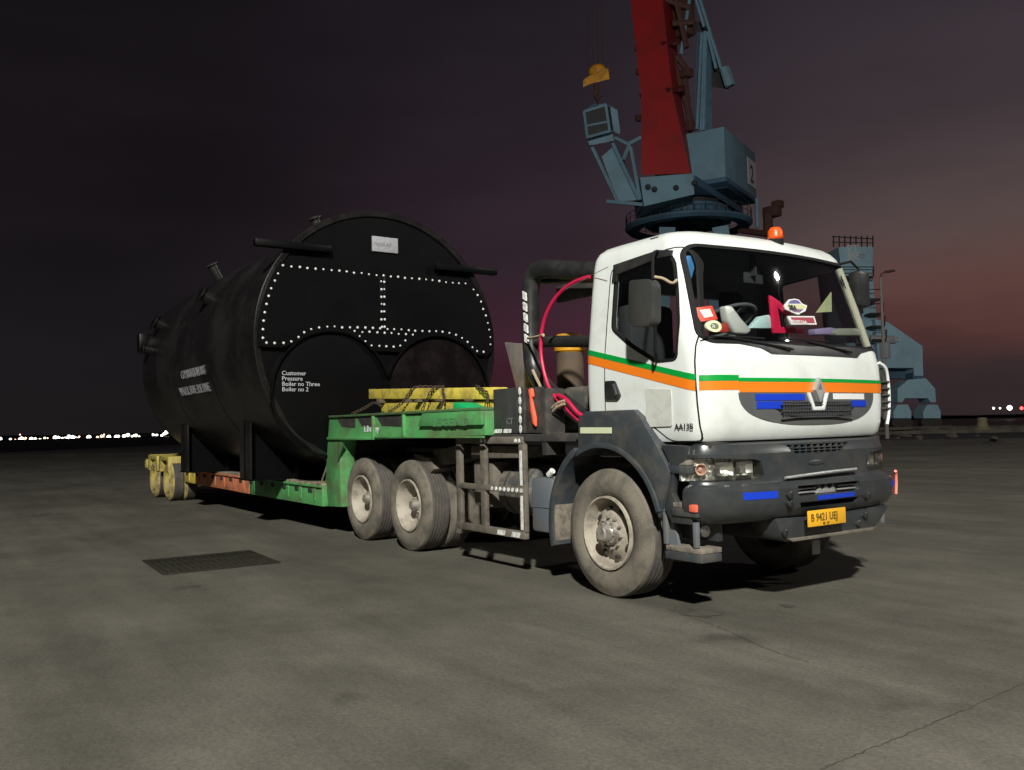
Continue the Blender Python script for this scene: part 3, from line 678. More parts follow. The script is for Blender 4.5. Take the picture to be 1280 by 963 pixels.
# --- mirror near side
mc = [H(a, b_, 'y', -.22) for a, b_ in ((789, 351), (813, 349), (818, 356), (818, 402), (813, 408), (793, 409), (788, 402))]
b = MB(); b.prism(rnd([(p.x, p.z) for p in mc], .03, 3), 'y', -.245, -.15, .02); MR = part('side_mirror', b, mat('mirror_dark', (.032, .034, .034), .5, dirt=(.07, .065, .055), damt=.4), TRK)
b = MB(); pin = inset(rnd([(p.x, p.z) for p in mc], .03, 3), .03); 
b.tube([H(816, 350, 'y', -.2), H(816, 318, 'y', -.12), H(818, 315, 'y', .02), H(822, 314, 'y', .08)], .012, 8); part('mirror_arm', b, black_rubber, MR)
b = MB(); p1 = H(819, 405, 'y', -.18); b.tube([p1, H(819, 440, 'y', -.12), H(821, 452, 'y', .01)], .012, 8); part('mirror_arm', b, black_rubber, MR)
b = MB(); b.tube(bez([H(815, 346, 'y', -.16), H(828, 348, 'y', -.10), H(840, 354, 'y', -.03), H(846, 350, 'y', .045)], 5), .011, 6); part('tie_cloth', b, strap_beige, MR, 'beige strip tied round the mirror arm')
# far mirror
fm = H(1073, 362, 'y', 2.55); fx_, fz_ = fm.x, fm.z; b = MB(); b.box(fx_-.06, fx_+.06, 2.47, 2.66, fz_-.17, fz_+.17, .03); MR2 = part('side_mirror', b, black_plastic, TRK)
b = MB(); b.tube([(fx_, 2.56, fz_-.17), (fx_, 2.56, fz_+.2), (fx_, 2.45, fz_+.26), (.72, 2.25, 2.93)], .013, 8); part('mirror_arm', b, black_rubber, MR2)

# --- fender, steps
def arc(cx, cz, r, a0, a1, n): return [(cx+r*math.cos(R(a0+(a1-a0)*k/n)), cz+r*math.sin(R(a0+(a1-a0)*k/n))) for k in range(n+1)]
cz = TD/2+.03
for y0, y1, nf in ((-.045, .30, 0), (2.10, 2.445, 1)):
    top = [(.83, 1.10), (.66, 1.34), (.50, 1.54), (.42, 1.595), (-.20, 1.595), (-.30, 1.54), (-.315, 1.27)]
    inn = arc(0, cz, .70, 118, 12, 12)
    b = MB(); b.prism(top+inn, 'y', y0, y1, .012); part('wheel_arch', b, grey_plastic, TRK)
    # rear half: curved mudguard band
    o_ = arc(0, cz-.0, .80, 119, 196, 10); i_ = arc(0, cz-.0, .735, 196, 119, 10)
    b = MB(); b.prism(o_+i_, 'y', y0+.01, y1, .008); part('mudguard', b, grey_plastic, TRK)
    b = MB(); b.box(-.735, -.715, y0+.03, y1, .40, 1.0, .004); part('mud_flap', b, dusty_top, TRK, 'dusty pale mud flap')
    # arch trim lip
    b = MB(); lip = arc(0, cz, .705, 128, 14, 20); b.ring(arc(0, cz, .745, 125, 14, 20)+[], arc(0, cz, .700, 125, 14, 20), 'y', y0-.012, y0+.0) if False else b.prism(arc(0, cz, .745, 118, 16, 16)+arc(0, cz, .700, 16, 118, 16), 'y', y0-.014, y0+.04, .004); part('arch_trim', b, grey_plastic, TRK)
b = MB(); pr = [onside(*q, -.05) for q in ((725.5, 534.5), (764, 534.5), (764, 542), (725.5, 542))]; b.prism(pr, 'y', -.052, -.044); part('reflective_strip', b, refl_lime, TRK)
# step tower in front of the wheel
for s, y0 in ((1, -.03), (-1, 2.43)):
    Y = lambda d: y0+s*d
    def bx(m, x0, x1, d0, d1, z0, z1, bev, **k): m.box(x0, x1, min(Y(d0), Y(d1)), max(Y(d0), Y(d1)), z0, z1, bev, **k)
    b = MB(); bx(b, .66, 1.05, .26, .32, .55, 1.35, .01)
    b.prism([(.72, 1.31), (.84, 1.12), (.74, .80), (.82, .70), (1.02, .70), (1.04, .78), (.90, .82), (.83, .93), (.87, 1.14), (.98, 1.18), (1.00, 1.30)], 'y', min(Y(0), Y(.06)), max(Y(0), Y(.06)), .01)
    ST = part('step_tower', b, bumper_paint, TRK)
    for z, x0, x1, d in ((1.17, .80, 1.0, .0), (.845, .84, 1.09, -.01), (.50, .72, 1.10, .02))[:3 if s == 1 else 2]:
        b = MB(); bx(b, x0, x1, d+.005, .25, z-.02, z+.02, .008); part('step_tread', b, dusty_top, ST)
        b = MB(); bx(b, x0, x1+.01, d-.008, .24, z-.085, z-.0215, .01); part('step_riser', b, grey_plastic, ST)
    b = MB(); bx(b, .70, .74, .02, .06, .525, .80, .006); part('step_post', b, tank_blue, ST); b = MB(); bx(b, 1.02, 1.06, .02, .06, .525, .72, .006); part('step_post', b, tank_blue, ST)
    b = MB(); b.prism([(.60, .80), (.74, .80), (.84, .47), (.70, .47)], 'y', min(Y(.061), Y(.09)), max(Y(.061), Y(.09))); part('step_bracket', b, tank_blue, ST)
b = MB(); c = H(868, 636, 'y', -.05); b.box(c.x-.05, c.x+.03, -.062, -.035, c.z-.03, c.z+.03, .01); part('side_marker', b, red_orange, TRK)
b = MB(); c = H(880, 664, 'y', .08); b.lathe([(-.03, .02), (0, .045), (.02, .045), (.03, .0)], 16, 'x', T=Matrix.Translation(c)); part('small_spot_lamp', b, chrome, TRK)

# --- bumper
BW = [(-.03, .98), (-.025, 1.06), (.02, 1.13), (.12, 1.20), (.28, 1.262), (.55, 1.315), (.85, 1.345), (1.2, 1.355)]
BW = BW+[(2.4-y, x) for y, x in BW[-2::-1]]
BP = bez([(x, y, 0) for y, x in BW], 3)
VP = [(1.315, -.12), (1.30, -.075), (1.23, -.055), (1.225, -.05), (1.02, -.045), (1.00, -.035), (.98, .01), (.955, .03), (.87, .035), (.80, .02), (.74, -.02), (.70, -.09), (.69, -.16)]
def bump_solid(o):
    rows = []; n = len(BP)
    for z, d in VP:
        row = []
        for i, p in enumerate(BP):
            t = (BP[min(i+1, n-1)]-BP[max(i-1, 0)]).normalized(); nm = Vector((t.y, -t.x, 0)); row.append(p+nm*(d+o)+Vector((0, 0, z)))
        rows.append(row)
    vs = [p for r in rows for p in r]; fs = []
    for i in range(len(rows)-1):
        for k in range(n-1): fs.append((i*n+k, i*n+k+1, (i+1)*n+k+1, (i+1)*n+k))
    # back wall
    bk = len(vs)
    for r_ in (rows[0], rows[-1]):
        for p in r_: vs.append(Vector((.80, min(max(p.y, .03), 2.37), p.z)))
    def g(i): return bk+i
    m_ = len(rows)-1
    for k in range(n-1):
        fs += [(k, k+1, bk+k+1, bk+k), (m_*n+k, bk+n+k, bk+n+k+1, m_*n+k+1), (bk+k, bk+k+1, bk+n+k+1, bk+n+k)]
    fs.append(tuple([i*n for i in range(len(rows))]+[bk+n, bk])); fs.append(tuple([i*n+n-1 for i in range(len(rows))]+[bk+2*n-1, bk+n-1]))
    bm_ = bmesh.new(); bv = [bm_.verts.new(v) for v in vs]
    for f in fs: bm_.faces.new([bv[i] for i in f])
    bmesh.ops.recalc_face_normals(bm_, faces=bm_.faces[:]); return MB().bm(bm_)
# cutters: headlight recesses, slots
def hl(side):
    pts = [(-.06, 1.205), (-.06, 1.045), (.10, 1.022), (.50, 1.03), (.535, 1.06), (.515, 1.17), (.45, 1.185), (.1, 1.205)]
    return [(y, z) for y, z in pts] if side == 0 else [(2.4-y, z) for y, z in pts]
HL = [MB().prism(hl(s), 'x', .93, 1.6) for s in (0, 1)]
sl1 = MB().prism(rnd([(.80, .965), (1.60, .965), (1.60, .885), (.80, .885)], .02), 'x', 1.2, 1.6)
sl2 = MB().prism(rnd([(.82, .835), (1.58, .835), (1.56, .79), (.84, .79)], .015), 'x', 1.2, 1.6)
sl3 = MB().prism([(.80, 1.285), (1.60, 1.285), (1.45, 1.215), (.88, 1.215)], 'x', 1.2, 1.6)
bsol = bump_solid(0)
me = boolean(bsol, HL+[sl1, sl2, sl3]); BUMP = frommesh('bumper', me, bumper_paint, TRK, smooth=35)
# slot grids and tape
b = MB()
for z in (.905, .935): b.box(1.27, 1.33, .81, 1.07, z-.006, z+.006, .003); b.box(1.27, 1.33, 1.36, 1.60, z-.006, z+.006, .003)
b.prism([(1.08, .888), (1.12, .96), (1.15, .90), (1.20, .96), (1.25, .90), (1.29, .96), (1.33, .888)], 'x', 1.26, 1.335, .003)
part('bumper_slats', b, silver, BUMP)
b = MB()
for z in (1.235, 1.258): b.box(1.22, 1.29, .83, 1.52, z-.003, z+.003)
for i in range(9): b.box(1.225, 1.288, .87+i*.08-.004, .87+i*.08+.004, 1.216, 1.282)
part('upper_mesh_grille', b, grey_plastic, BUMP)
def bconf(pts, oo, oi=-.01):
    a = boolean(bump_solid(oo), [MB().prism(pts, 'x', .93, 1.7)], 'INTERSECT'); return a
def bplate(y0, y1, z0, z1, m, nm, lab=None, dep=.004):
    me = boolean(bump_solid(dep), [MB().prism([(y0, z0), (y1, z0), (y1, z1), (y0, z1)], 'x', 1.0, 1.7)], 'INTERSECT'); frommesh(nm, me, m, BUMP, lab)
bplate(.26, .58, .885, .940, blue_tape, 'reflective_tape', 'blue tape strip under the near headlight')
bplate(1.02, 1.50, .842, .878, blue_tape, 'reflective_tape', 'blue tape strip between the bumper slots')
bplate(2.20, 2.36, .88, .935, blue_tape, 'reflective_tape', 'blue tape strip at the far bumper corner')
# chrome bar under emblem & small raised oval badge
b = MB(); b.tube(bez([(1.315, .72, 1.03), (1.345, 1.0, 1.045), (1.352, 1.25, 1.055), (1.34, 1.6, 1.06)], 5), .012, 8); part('bumper_moulding', b, silver, BUMP)
b = MB(); b.ball((1.305, 1.12, 1.135), .02, sc=(.7, 5.5, 1.3)); part('oval_step', b, bumper_paint, BUMP)
# lower valance with plate
b = MB()
va = [(.62, .72), (.68, .56), (.76, .525), (1.86, .525), (1.98, .60), (2.12, .72)]
b.prism(va, 'x', 1.02, 1.30, .02); b.box(1.28, 1.388, 1.0, 1.25, .66, .70, .005); VAL = part('lower_valance', b, bumper_paint, BUMP)
b = MB(); b.prism([(.72, .555), (.76, .530), (1.80, .530), (1.86, .555)], 'x', 1.26, 1.335, .008); part('valance_lip', b, dusty_steel, VAL)
for (y, z) in ((.70, .60), (.69, .83), (.69, .90), (1.64, .60), (1.68, .83), (1.74, .66)):
    b = MB(); b.lathe([(1.238, .03), (1.262, .03), (1.268, .02), (1.268, .0)], 14, 'x', T=Matrix.Translation((.06 if z < .7 else .13, y, z))); part('bumper_bolt_cover', b, black_plastic, VAL)
PT = [H(a, b_, 'x', 1.40) for a, b_ in ((1013, 639), (1059, 633.5), (1055, 654), (1007.5, 659.5))]
b = MB(); py0 = (PT[0].y+PT[3].y)/2; py1 = (PT[1].y+PT[2].y)/2; pz1 = (PT[0].z+PT[1].z)/2; pz0 = (PT[2].z+PT[3].z)/2
b.box(1.39, 1.402, py0, py1, pz0, pz1, .003); LP = part('licence_plate', b, plate_yellow, BUMP)
w_ = py1-py0; part('plate_lettering', text_mb('B 9421 UEJ', .085, (1.4035, py0+.03, pz0+.042), (0, 1, 0), (0, 0, 1), .002, (w_-.06)/.48), ink_brown, LP)
part('plate_lettering', text_mb('05 · 27', .028, (1.4035, (py0+py1)/2-.06, pz0+.008), (0, 1, 0), (0, 0, 1), .002), ink_brown, LP)
# hanging reflector under the bumper
b = MB(); c = H(1020, 684, 'x', 1.1); b.box(1.09, 1.11, c.y-.045, c.y+.045, c.z-.06, c.z+.06, .006); b.box(1.085, 1.089, c.y-.012, c.y+.012, c.z+.06, .60); part('hanging_reflector', b, mat('reflector_pale', (.42, .42, .40), .5), TRK, 'small pale tag hanging below the licence plate')
b = MB(); b.tube(bez([(1.19, 2.40, 1.0), (1.17, 2.435, .975), (1.16, 2.45, .89), (1.165, 2.43, .79)], 6), .013, 8); part('bumper_corner_strip', b, mat('strip_salmon', lin((255, 130, 110)), .5), BUMP, 'salmon coloured strip on the far bumper corner')
# headlights
for s in (0, 1):
    X = lambda y: y if s == 0 else 2.4-y
    def sfx(y): # inner surface x at distance y from edge
        for a, b_ in zip(BW, BW[1:]):
            if y <= b_[0]: t = (y-a[0])/(b_[0]-a[0]); return a[1]+(b_[1]-a[1])*t
        return 1.35
    b = MB(); pts = [(X(y), sfx(y)-.14) for y in (-.02, .1, .25, .4, .52)]; pts2 = [(X(y), sfx(y)-.16) for y in (.52, .4, .25, .1, -.02)]
    b.prism([(x, y) for y, x in pts+pts2], 'z', 1.03, 1.20); HB = part('headlight', b, mat('lamp_housing', (.62, .63, .58), .28, .85, bump=.9, bscale=22), BUMP)
    for ya_, yb_ in ((.145, .285), (.315, .465)):
        b = MB(); xa_, xb2 = sfx(ya_)-.085, sfx(yb_)-.085; z0_, z1_ = 1.065, 1.168; n_ = 9
        for i_ in range(n_):
            for j_ in range(7):
                pass
        G_ = [[(xa_+(xb2-xa_)*i_/8-.045*(1-((i_-4)/4)**2)*(1-((j_-3)/3)**2)**.6+.004*(i_ % 2), X(ya_+(yb_-ya_)*i_/8), z0_+(z1_-z0_)*j_/6) for i_ in range(9)] for j_ in range(7)]
        b.add([p for r_ in G_ for p in r_], [(j_*9+i_, j_*9+i_+1, j_*9+i_+10, j_*9+i_+9) for j_ in range(6) for i_ in range(8)])
        part('beam_reflector', b, chrome, HB, smooth=25)
    for y, m_, nm, rr_ in ((.045, lamp_amber, 'indicator_reflector', .045),):
        b = MB(); x = sfx(y)-.075
        b.lathe([(-.05, .015), (-.04, .035), (-.01, rr_*.85), (.012, rr_), (.016, rr_*.93), (-.02, rr_*.6), (-.035, .02), (-.01, .018), (0, .0)], 20, 'x', T=Matrix.Translation((x, X(y), 1.118)) @ Matrix.Rotation(R(-35 if s == 0 else 35)*(1 if y < .1 else .45), 4, 'Z'))
        part(nm, b, m_, HB)
    me = boolean(bump_solid(-.004), [bump_solid(-.012)]); 
    mb_ = MB(); mb_.add([v.co for v in me.vertices], [list(p.vertices) for p in me.polygons]); bpy.data.meshes.remove(me)
    me = boolean(mb_, [MB().prism(inset(hl(s), .004), 'x', .93, 1.6)], 'INTERSECT'); frommesh('headlight_lens', me, headlamp_glass, HB, smooth=38)

# --- chassis and running gear
b = MB()
for y in (.72, 1.60): b.box(-5.55, 1.05, y, y+.085, .86, 1.10, .006)
for x in (.6, -.9, -2.2, -3.6, -4.4, -5.45): b.box(x-.05, x+.05, .81, 1.6, .9, 1.06, .005)
part('chassis_frame', b, dusty_steel, TRK)
b = MB(); b.box(-.7, .7, .75, 1.65, .75, 1.32, .08); b.box(.2, 1.0, .85, 1.55, .5, .95, .06); part('engine_block', b, chassis_black, TRK)
for x in (0, -3.7, -5.06):
    b = MB(); b.cyl((x, .25, TD/2), (x, 2.15, TD/2), .075, 12); b.ball((x, 1.2, TD/2), .22 if x else .1, sc=(1, 1, 1)); part('axle', b, chassis_black, TRK)
AX = [0, -3.70, -5.06]
put_wheel(WF, (0, 0, TD/2), False, TRK, R(10)); put_wheel(WF, (0, 2.4, TD/2), True, TRK)
for x in AX[1:]:
    put_wheel(WR, (x, -.01, TD/2), False, TRK, R(30*x)); put_wheel(WR, (x, .32, TD/2), False, TRK); put_wheel(WR, (x, 2.41, TD/2), True, TRK); put_wheel(WR, (x, 2.08, TD/2), True, TRK)
# fifth wheel plate
b = MB(); b.prism([(-5.2, .75), (-4.9, .6), (-3.9, .6), (-3.8, .9), (-3.8, 1.5), (-3.9, 1.8), (-4.9, 1.8), (-5.2, 1.65)], 'z', 1.16, 1.22, .01); part('fifth_wheel', b, dark_steel, TRK)
# rear mudguard bracket & box bracket seen above the rear tyre
b = MB(); b.prism([onside(*q, .25) for q in ((545, 563), (575, 557), (577, 575), (560, 581), (546, 578))], 'y', .2, .5, .01); part('mudguard_bracket', b, dusty_steel, TRK)
b = MB(); b.prism([onside(*q, .20) for q in ((526, 567), (546, 572), (552, 586), (546, 592), (538, 583), (527, 572))], 'y', .1, .45, .008); part('mudguard_stay', b, dusty_steel, TRK)
b = MB(); cx, r0 = -3.70, .70
P = [(cx+r0*math.cos(R(a)), cz+r0*math.sin(R(a))) for a in range(-28, 41, 6)]; P2 = [(cx+(r0+.02)*math.cos(R(a)), cz+(r0+.02)*math.sin(R(a))) for a in range(38, -31, -6)]
b.prism(P+P2, 'y', .30, .62); part('mudguard', b, dusty_steel, TRK, 'dusty mudguard ahead of the drive wheels')
# side cage with reflector dots
CG = H(575, 552, 'y', -.03)
x0, x1 = -2.43, -1.215; zs = (.415, .85, 1.34)
b = MB(); 
for x in (x0, -1.93, x1): b.box(x-.045, x+.045, -.04, .01, zs[0]+.03, zs[2]-.0351, .006)
for z, h in zip(zs, (.035, .028, .035)): b.box(x0-.035, x1+.035, -.045, .015, z-h+(.0), z+h, .006)
CGE = part('side_guard', b, dusty_steel, TRK)
for i in range(8): b = MB(); b.lathe([(-.052, .0), (-.052, .020), (-.046, .022)], 12, 'y', T=Matrix.Translation((x1+.0-i*.075, 0, zs[1]))); part('reflector_dot', b, refl_white, CGE)
for x in (x1-.02, x1-.08, -1.86, -1.93): b = MB(); b.lathe([(-.052, .0), (-.052, .020), (-.046, .022)], 12, 'y', T=Matrix.Translation((x, 0, zs[2]-.005))); part('reflector_dot', b, refl_white, CGE)
for za_, zb_ in ((.47, .80), (.90, 1.24)): b = MB(); b.box(x1-.022, x1+.016, -.044, -.04, za_, zb_); part('reflective_strip', b, refl_white, CGE)
for x in (x1-.10, x1-.36):
    b = MB(); b.prism([(x-.09, zs[0]-.025), (x+.05, zs[0]-.025), (x+.07, zs[0]+.025), (x-.07, zs[0]+.025)], 'y', -.049, -.0455); part('reflective_strip', b, refl_white, CGE)
# inboard kit behind the cage
b = MB(); b.box(-2.36, -1.95, .10, .62, .62, 1.12, .05); part('battery_box', b, dusty_steel, TRK)
b = MB(); b.lathe([(-1.9, .0), (-1.9, .24), (-1.87, .27), (-1.33, .27), (-1.30, .24), (-1.30, .0)], 24, 'x', T=Matrix.Translation((0, .38, .82))); part('fuel_tank', b, dusty_plastic, TRK)
b = MB()
for x in (-1.75, -1.45): b.lathe([(-.02, .276), (.02, .276), (.02, .268), (-.02, .268)], 24, 'x', closed=True, T=Matrix.Translation((x, .38, .82)))
part('tank_strap', b, dark_steel, TRK)
b = MB(); b.prism([(-2.3, 1.28), (-1.3, 1.28), (-1.35, 1.16), (-2.3, 1.14)], 'y', .05, .4, .01); part('cover_plate', b, dusty_steel, TRK)
b = MB(); b.box(-1.15, -.80, .02, .5, .46, .98, .035); b.box(-1.14, -.81, .012, .03, .70, .705); part('air_tank_box', b, tank_blue, TRK)
b = MB(); b.cyl((-.9, .06, 1.01), (-.84, .06, 1.05), .03, 10); part('filler_cap', b, refl_white, TRK)
# deck behind the cab and black board with dots
b = MB(); b.box(-2.45, -.38, -.01, 2.3, 1.355, 1.40, .006); b.box(-2.45, -.38, -.03, -.0101, 1.33, 1.40, .004); part('catwalk', b, dark_steel, TRK)
BD = [H(a, b_, 'y', -.02) for a, b_ in ((616, 488), (646, 488), (646, 548), (616, 545))]
xa, xb_ = BD[0].x, BD[1].x
b = MB(); b.box(xa, xb_, -.02, .30, 1.405, 1.86, .012); BRD = part('tool_box', b, mat('board_black', (.03, .034, .034), .6, dirt=(.06, .06, .055), damt=.6, dscale=6), TRK)
for i in range(5): b = MB(); b.ball((xb_+.07, -.035, 1.45+i*.092), .043, sc=(.62, .12, 1.)); part('reflector_dot', b, refl_white, BRD)
for x in (xa+.06, xa+.23):
    b = MB(); b.prism([(x-.05, 1.412), (x+.09, 1.412), (x+.10, 1.452), (x-.03, 1.452)], 'y', -.0245, -.0205); part('reflective_strip', b, refl_white, BRD)
part('box_lettering', text_mb('CT', .09, (xa+.24, -.022, 1.5), (1, 0, 0), (0, 0, 1), .0015), mat('ink_dim', (.14, .15, .15), .7), BRD)
b = MB(); b.box(xb_+.015, xb_+.13, -.028, .0, 1.41, 1.85, .004); b.box(xb_+.13, xb_+.40, -.005, .02, 1.41, 1.85, .004); b.box(xb_+.40, xb_+.48, -.02, .2, 1.2, 1.83, .004)
part('side_panel', b, dark_steel, TRK)
# orange cloth tied
b = MB(); P = [(xb_+.22, 1.83), (xb_+.28, 1.84), (xb_+.30, 1.76), (xb_+.27, 1.74), (xb_+.33, 1.55), (xb_+.33, 1.47), (xb_+.28, 1.50), (xb_+.25, 1.62), (xb_+.24, 1.75)]
b.prism(P, 'y', -.045, -.012, .01); solo('orange_ribbon', b, cloth_orange, 'bright orange cloth ribbon tied on the panel behind the cab', 'cloth ribbon', (xb_+.28, -.03, 1.47), smooth=60)
# intake / exhaust stack
ys = .42
def S(px, py, y=None): return H(px, py, 'y', ys if y is None else y)
b = MB(); P = bez([S(772, 341), S(742, 339), S(705, 338), S(682, 336), S(669, 341), S(664, 356), S(663, 400), S(664, 430), S(668, 462), S(682, 485), S(705, 505), S(740, 532), S(762, 545)], 8)
b.tube(P, .095, 16); STK = part('intake_pipe', b, black_plastic, TRK)
b = MB(); b.tube([S(772, 429), S(742, 427), S(715, 427), S(672, 427)], .06, 14); part('cross_pipe', b, black_plastic, STK)
b = MB(); b.tube([S(790, 349, .6), S(676, 352, .6)], .03, 10); part('cross_pipe', b, black_plastic, STK)
p0, p1 = S(657, 363, .33), S(660, 430, .33)
for i in range(5):
    b = MB(); a = p0.lerp(p1, i/5+.01); c = p0.lerp(p1, (i+1)/5-.03); b.prism([(a.x-.035, a.z), (a.x+.02, a.z-.03), (c.x+.02, c.z-.02), (c.x-.035, c.z+.01)], 'y', .31, .33); part('reflective_strip', b, refl_white, STK)
b = MB(); b.box(S(668, 350).x, -.27, .7, .74, S(690, 366).z-.05, S(690, 350).z, .01); part('pipe_bracket', b, dark_steel, STK)
b = MB(); c = S(712, 430, .95); b.lathe([(c.z-.95, .0), (c.z-.95, .12), (c.z-.5, .13), (c.z-.48, .15), (c.z-.10, .15), (c.z-.08, .17), (c.z-.06, .17), (c.z, .17), (c.z+.05, .17), (c.z+.10, .14), (c.z+.13, .0)], 24, 'z', T=Matrix.Translation((c.x, c.y, 0)), mi=0)
b.m = [1 if sum(b.v[i].z for i in f)/len(f) > c.z-.09 else 0 for f in b.f]
part('air_filter', b, [brown_metal, cap_yellow], TRK)
b = MB(); b.box(-1.25, -.34, .5, 2.0, 1.41, 1.86, .05); b.prism([(-.95, 1.8), (-.36, 1.8), (-.36, 2.2), (-.6, 2.1)], 'y', .55, 1.2, .02); part('engine_cover', b, dusty_plastic, TRK)
# red coiled hose
def hose(pts, name='air_hose'):
    b = MB(); b.tube(bez(pts, 8), .019, 10); return part(name, b, hose_red, TRK)
hose([S(737, 346, .15), S(718, 353, .12), S(700, 366, .10), S(686, 386, .08), S(678, 410, .08), S(676, 438, .08), S(680, 465, .08), S(688, 488, .08), S(702, 505, .08), S(724, 526, .1)])
hose([S(697, 494, .06), S(708, 500, .05), S(722, 516, .07), S(733, 522, .1)])
b = MB(); b.tube(bez([S(660, 423, .28), S(668, 422, .2), S(679, 419, .05)], 4), .016, 6); b.tube(bez([S(666, 463, .3), S(674, 480, .25), S(688, 503, .1), S(700, 510, .08)], 5), .016, 6)
b.tube(bez([S(690, 510, .03), S(697, 504, .02), S(706, 501, .03)], 4), .012, 6); b.tube(bez([S(691, 514, .03), S(698, 508, .02), S(706, 505, .03)], 4), .012, 6); part('tie_strap', b, strap_beige, TRK)
b = MB(); b.tube([S(738, 345, .1), S(760, 334, -.0)], .003, 5); b.tube([S(703, 364, .1), S(735, 347, .1)], .003, 5); part('thin_wire', b, ink_grey, TRK)

# ================================================================== LOW-BED TRAILER
TR = thing('low_bed_trailer', 'green, orange and yellow low-bed trailer carrying the black boiler', 'trailer', (-8.5, 1.05, 0))
y0, y1 = -.2, 2.3
# gooseneck
for y in (2.0, -.13):
    ye = y+.22; b = MB()
    b.prism([(-5.82, 1.645), (-1.72, 1.645), (-1.72, 1.39), (-5.40, 1.33), (-5.48, 1.10), (-5.46, .42), (-5.92, .40), (-6.02, .76), (-5.86, 1.60)], 'y', y, ye, .012); GN = part('gooseneck', b, green_paint, TR)
b = MB(); b.prism([(-5.50, 1.30), (-5.30, 1.30), (-5.50, 1.05)], 'y', -.16, -.131, .003); b.prism([(-5.50, .42), (-4.85, .45), (-4.85, 1.05), (-5.5, 1.1)], 'y', .30, .34, .005); part('gusset_plate', b, green_dark, GN)
b = MB(); b.box(-5.80, -1.75, -.16, 2.25, 1.650, 1.68, .006); part('gooseneck_deck', b, green_dark, GN)
b = MB(); b.box(-4.35, -4.31, -.175, -.131, 1.345, 1.645, .004); b.box(-5.86, -4.36, -.165, -.1315, 1.345, 1.38, .004); b.box(-4.30, -1.72, -.165, -.1315, 1.365, 1.385, .004)
b.box(-3.5, -3.46, -.175, -.131, 1.385, 1.645, .004); b.prism([(-3.0, 1.645), (-1.72, 1.645), (-1.72, 1.50), (-3.1, 1.50)], 'y', -.172, -.132, .006); part('web_stiffener', b, green_paint, GN)
for xa_, xb2 in ((-5.55, -4.95), (-4.88, -4.40), (-4.28, -3.55)):
    b = MB(); b.prism([(xa_, 1.635), (xb2, 1.635), (xb2, 1.50), (xa_+.15, 1.52)], 'y', -.1345, -.129); part('lashing_recess', b, chassis_black, GN)
b = MB(); b.box(-5.8, -1.75, .10, 2.0, 1.42, 1.64, .01); b.box(-5.95, -5.5, .10, 2.0, .45, 1.6, .01); part('cross_web', b, chassis_black, GN)
q = H(455, 540, 'y', -.14); part('gooseneck_lettering', text_mb('LBtrey', .115, (q.x-.02, -.133, q.z), (1, 0, 0), (0, 0, 1), .002, 1.5), ink_white, GN)
q = H(546, 532, 'y', -.14); part('gooseneck_lettering', text_mb('LEGEND', .12, (q.x-.05, -.174, q.z-.01), (1, 0, 0), (0, 0, 1), .0015, 1.8), mat('ink_green_dark', (.075, .22, .095), .8), GN, 'scratched dark lettering on the green beam')
# deck: three colours along its side
zt_ = .70
def deck(xa, xb, za, zb, m, name, lab=None, ribs=5):
    b = MB(); b.prism([(xa, zt_), (xb, zt_), (xb, zb), (xa, za)], 'y', y0, y0+.12, .01); D_ = part(name, b, m, TR, lab)
    b = MB(); b.prism([(xa, zt_), (xb, zt_), (xb, zb), (xa, za)], 'y', y1-.12, y1, .01); part('far_deck_beam', b, m, TR)
    b = MB()
    for i in range(ribs):
        x = xa+(xb-xa)*(i+.5)/ribs; b.box(x-.03, x+.03, y0-.012, y0-.001, .46, zt_-.05, .004); b.box(x-.25, x-.10, y0-.012, y0-.0005, zt_-.12, zt_-.05, .004, mi=1)
    b.box(xa+.01, xb-.01, y0-.03, y0-.001, zt_-.035, zt_-.002, .006)
    part('side_rail', b, [m, chassis_black], D_)
    return D_
deck(-9.30, -5.96, .40, .40, green_paint, 'deck_beam', 'green front section of the deck side', 6)
deck(-12.95, -9.32, .42, .40, orange_red, 'deck_beam', 'orange red middle section of the deck side', 6)
deck(-13.9, -12.97, .43, .42, yellow_paint, 'deck_beam', 'yellow rear section of the deck side', 1)
b = MB(); rr = random.Random(1); x = -13.9
while x < -6.1:
    w = rr.uniform(.2, .28); b.box(x, x+w-.012, y0+.005, y1-.005, zt_-.03, zt_+.02+rr.uniform(0, .01), .004); x += w
part('deck_boards', b, deck_wood, TR)
b = MB(); b.box(-13.8, -6.0, .2, .4, .45, .66, .01); b.box(-13.8, -6., 1.7, 1.9, .45, .66, .01)
for i in range(14): b.box(-13.6+i*.56, -13.5+i*.56, -.08, 2.18, .5, .62, .005)
part('deck_frame', b, chassis_black, TR)
# rear bogie
b = MB(); b.box(-16.4, -13.9, .25, 1.85, .78, 1.0, .02); b.prism([(-13.9, .50), (-13.9, .70), (-14.15, 1.0), (-14.3, .78)], 'y', .25, 1.85, .01); RB = part('rear_frame', b, grey_board, TR)
for xw in (-13.85, -15.35): pass
for xa_ in (-16.30, -15.15):
    for ya_, yb_ in ((-.46, .3), (1.8, 2.5)):
        b = MB(); b.prism([(xa_, .62), (xa_+.03, .97), (xa_+.95, .97), (xa_+.98, .62), (xa_+.85, .62), (xa_+.8, .88), (xa_+.18, .88), (xa_+.13, .62)], 'y', ya_, yb_, .01); part('rear_fender', b, yellow_dusty, TR)
b = MB(); b.box(-16.55, -16.35, -.40, 2.4, .70, .98, .02); part('rear_bumper', b, yellow_dusty, TR)
b = MB(); b.lathe([(-.03, .0), (-.03, .10), (.0, .12), (.05, .12), (.06, 0)], 16, 'y', T=Matrix.Translation((-16.5, -.44, .76))); part('tail_lamp', b, yellow_dusty, TR)
WT = wheel_meshes(.86, .26, True, 't'); 
for me_ in WT: pass
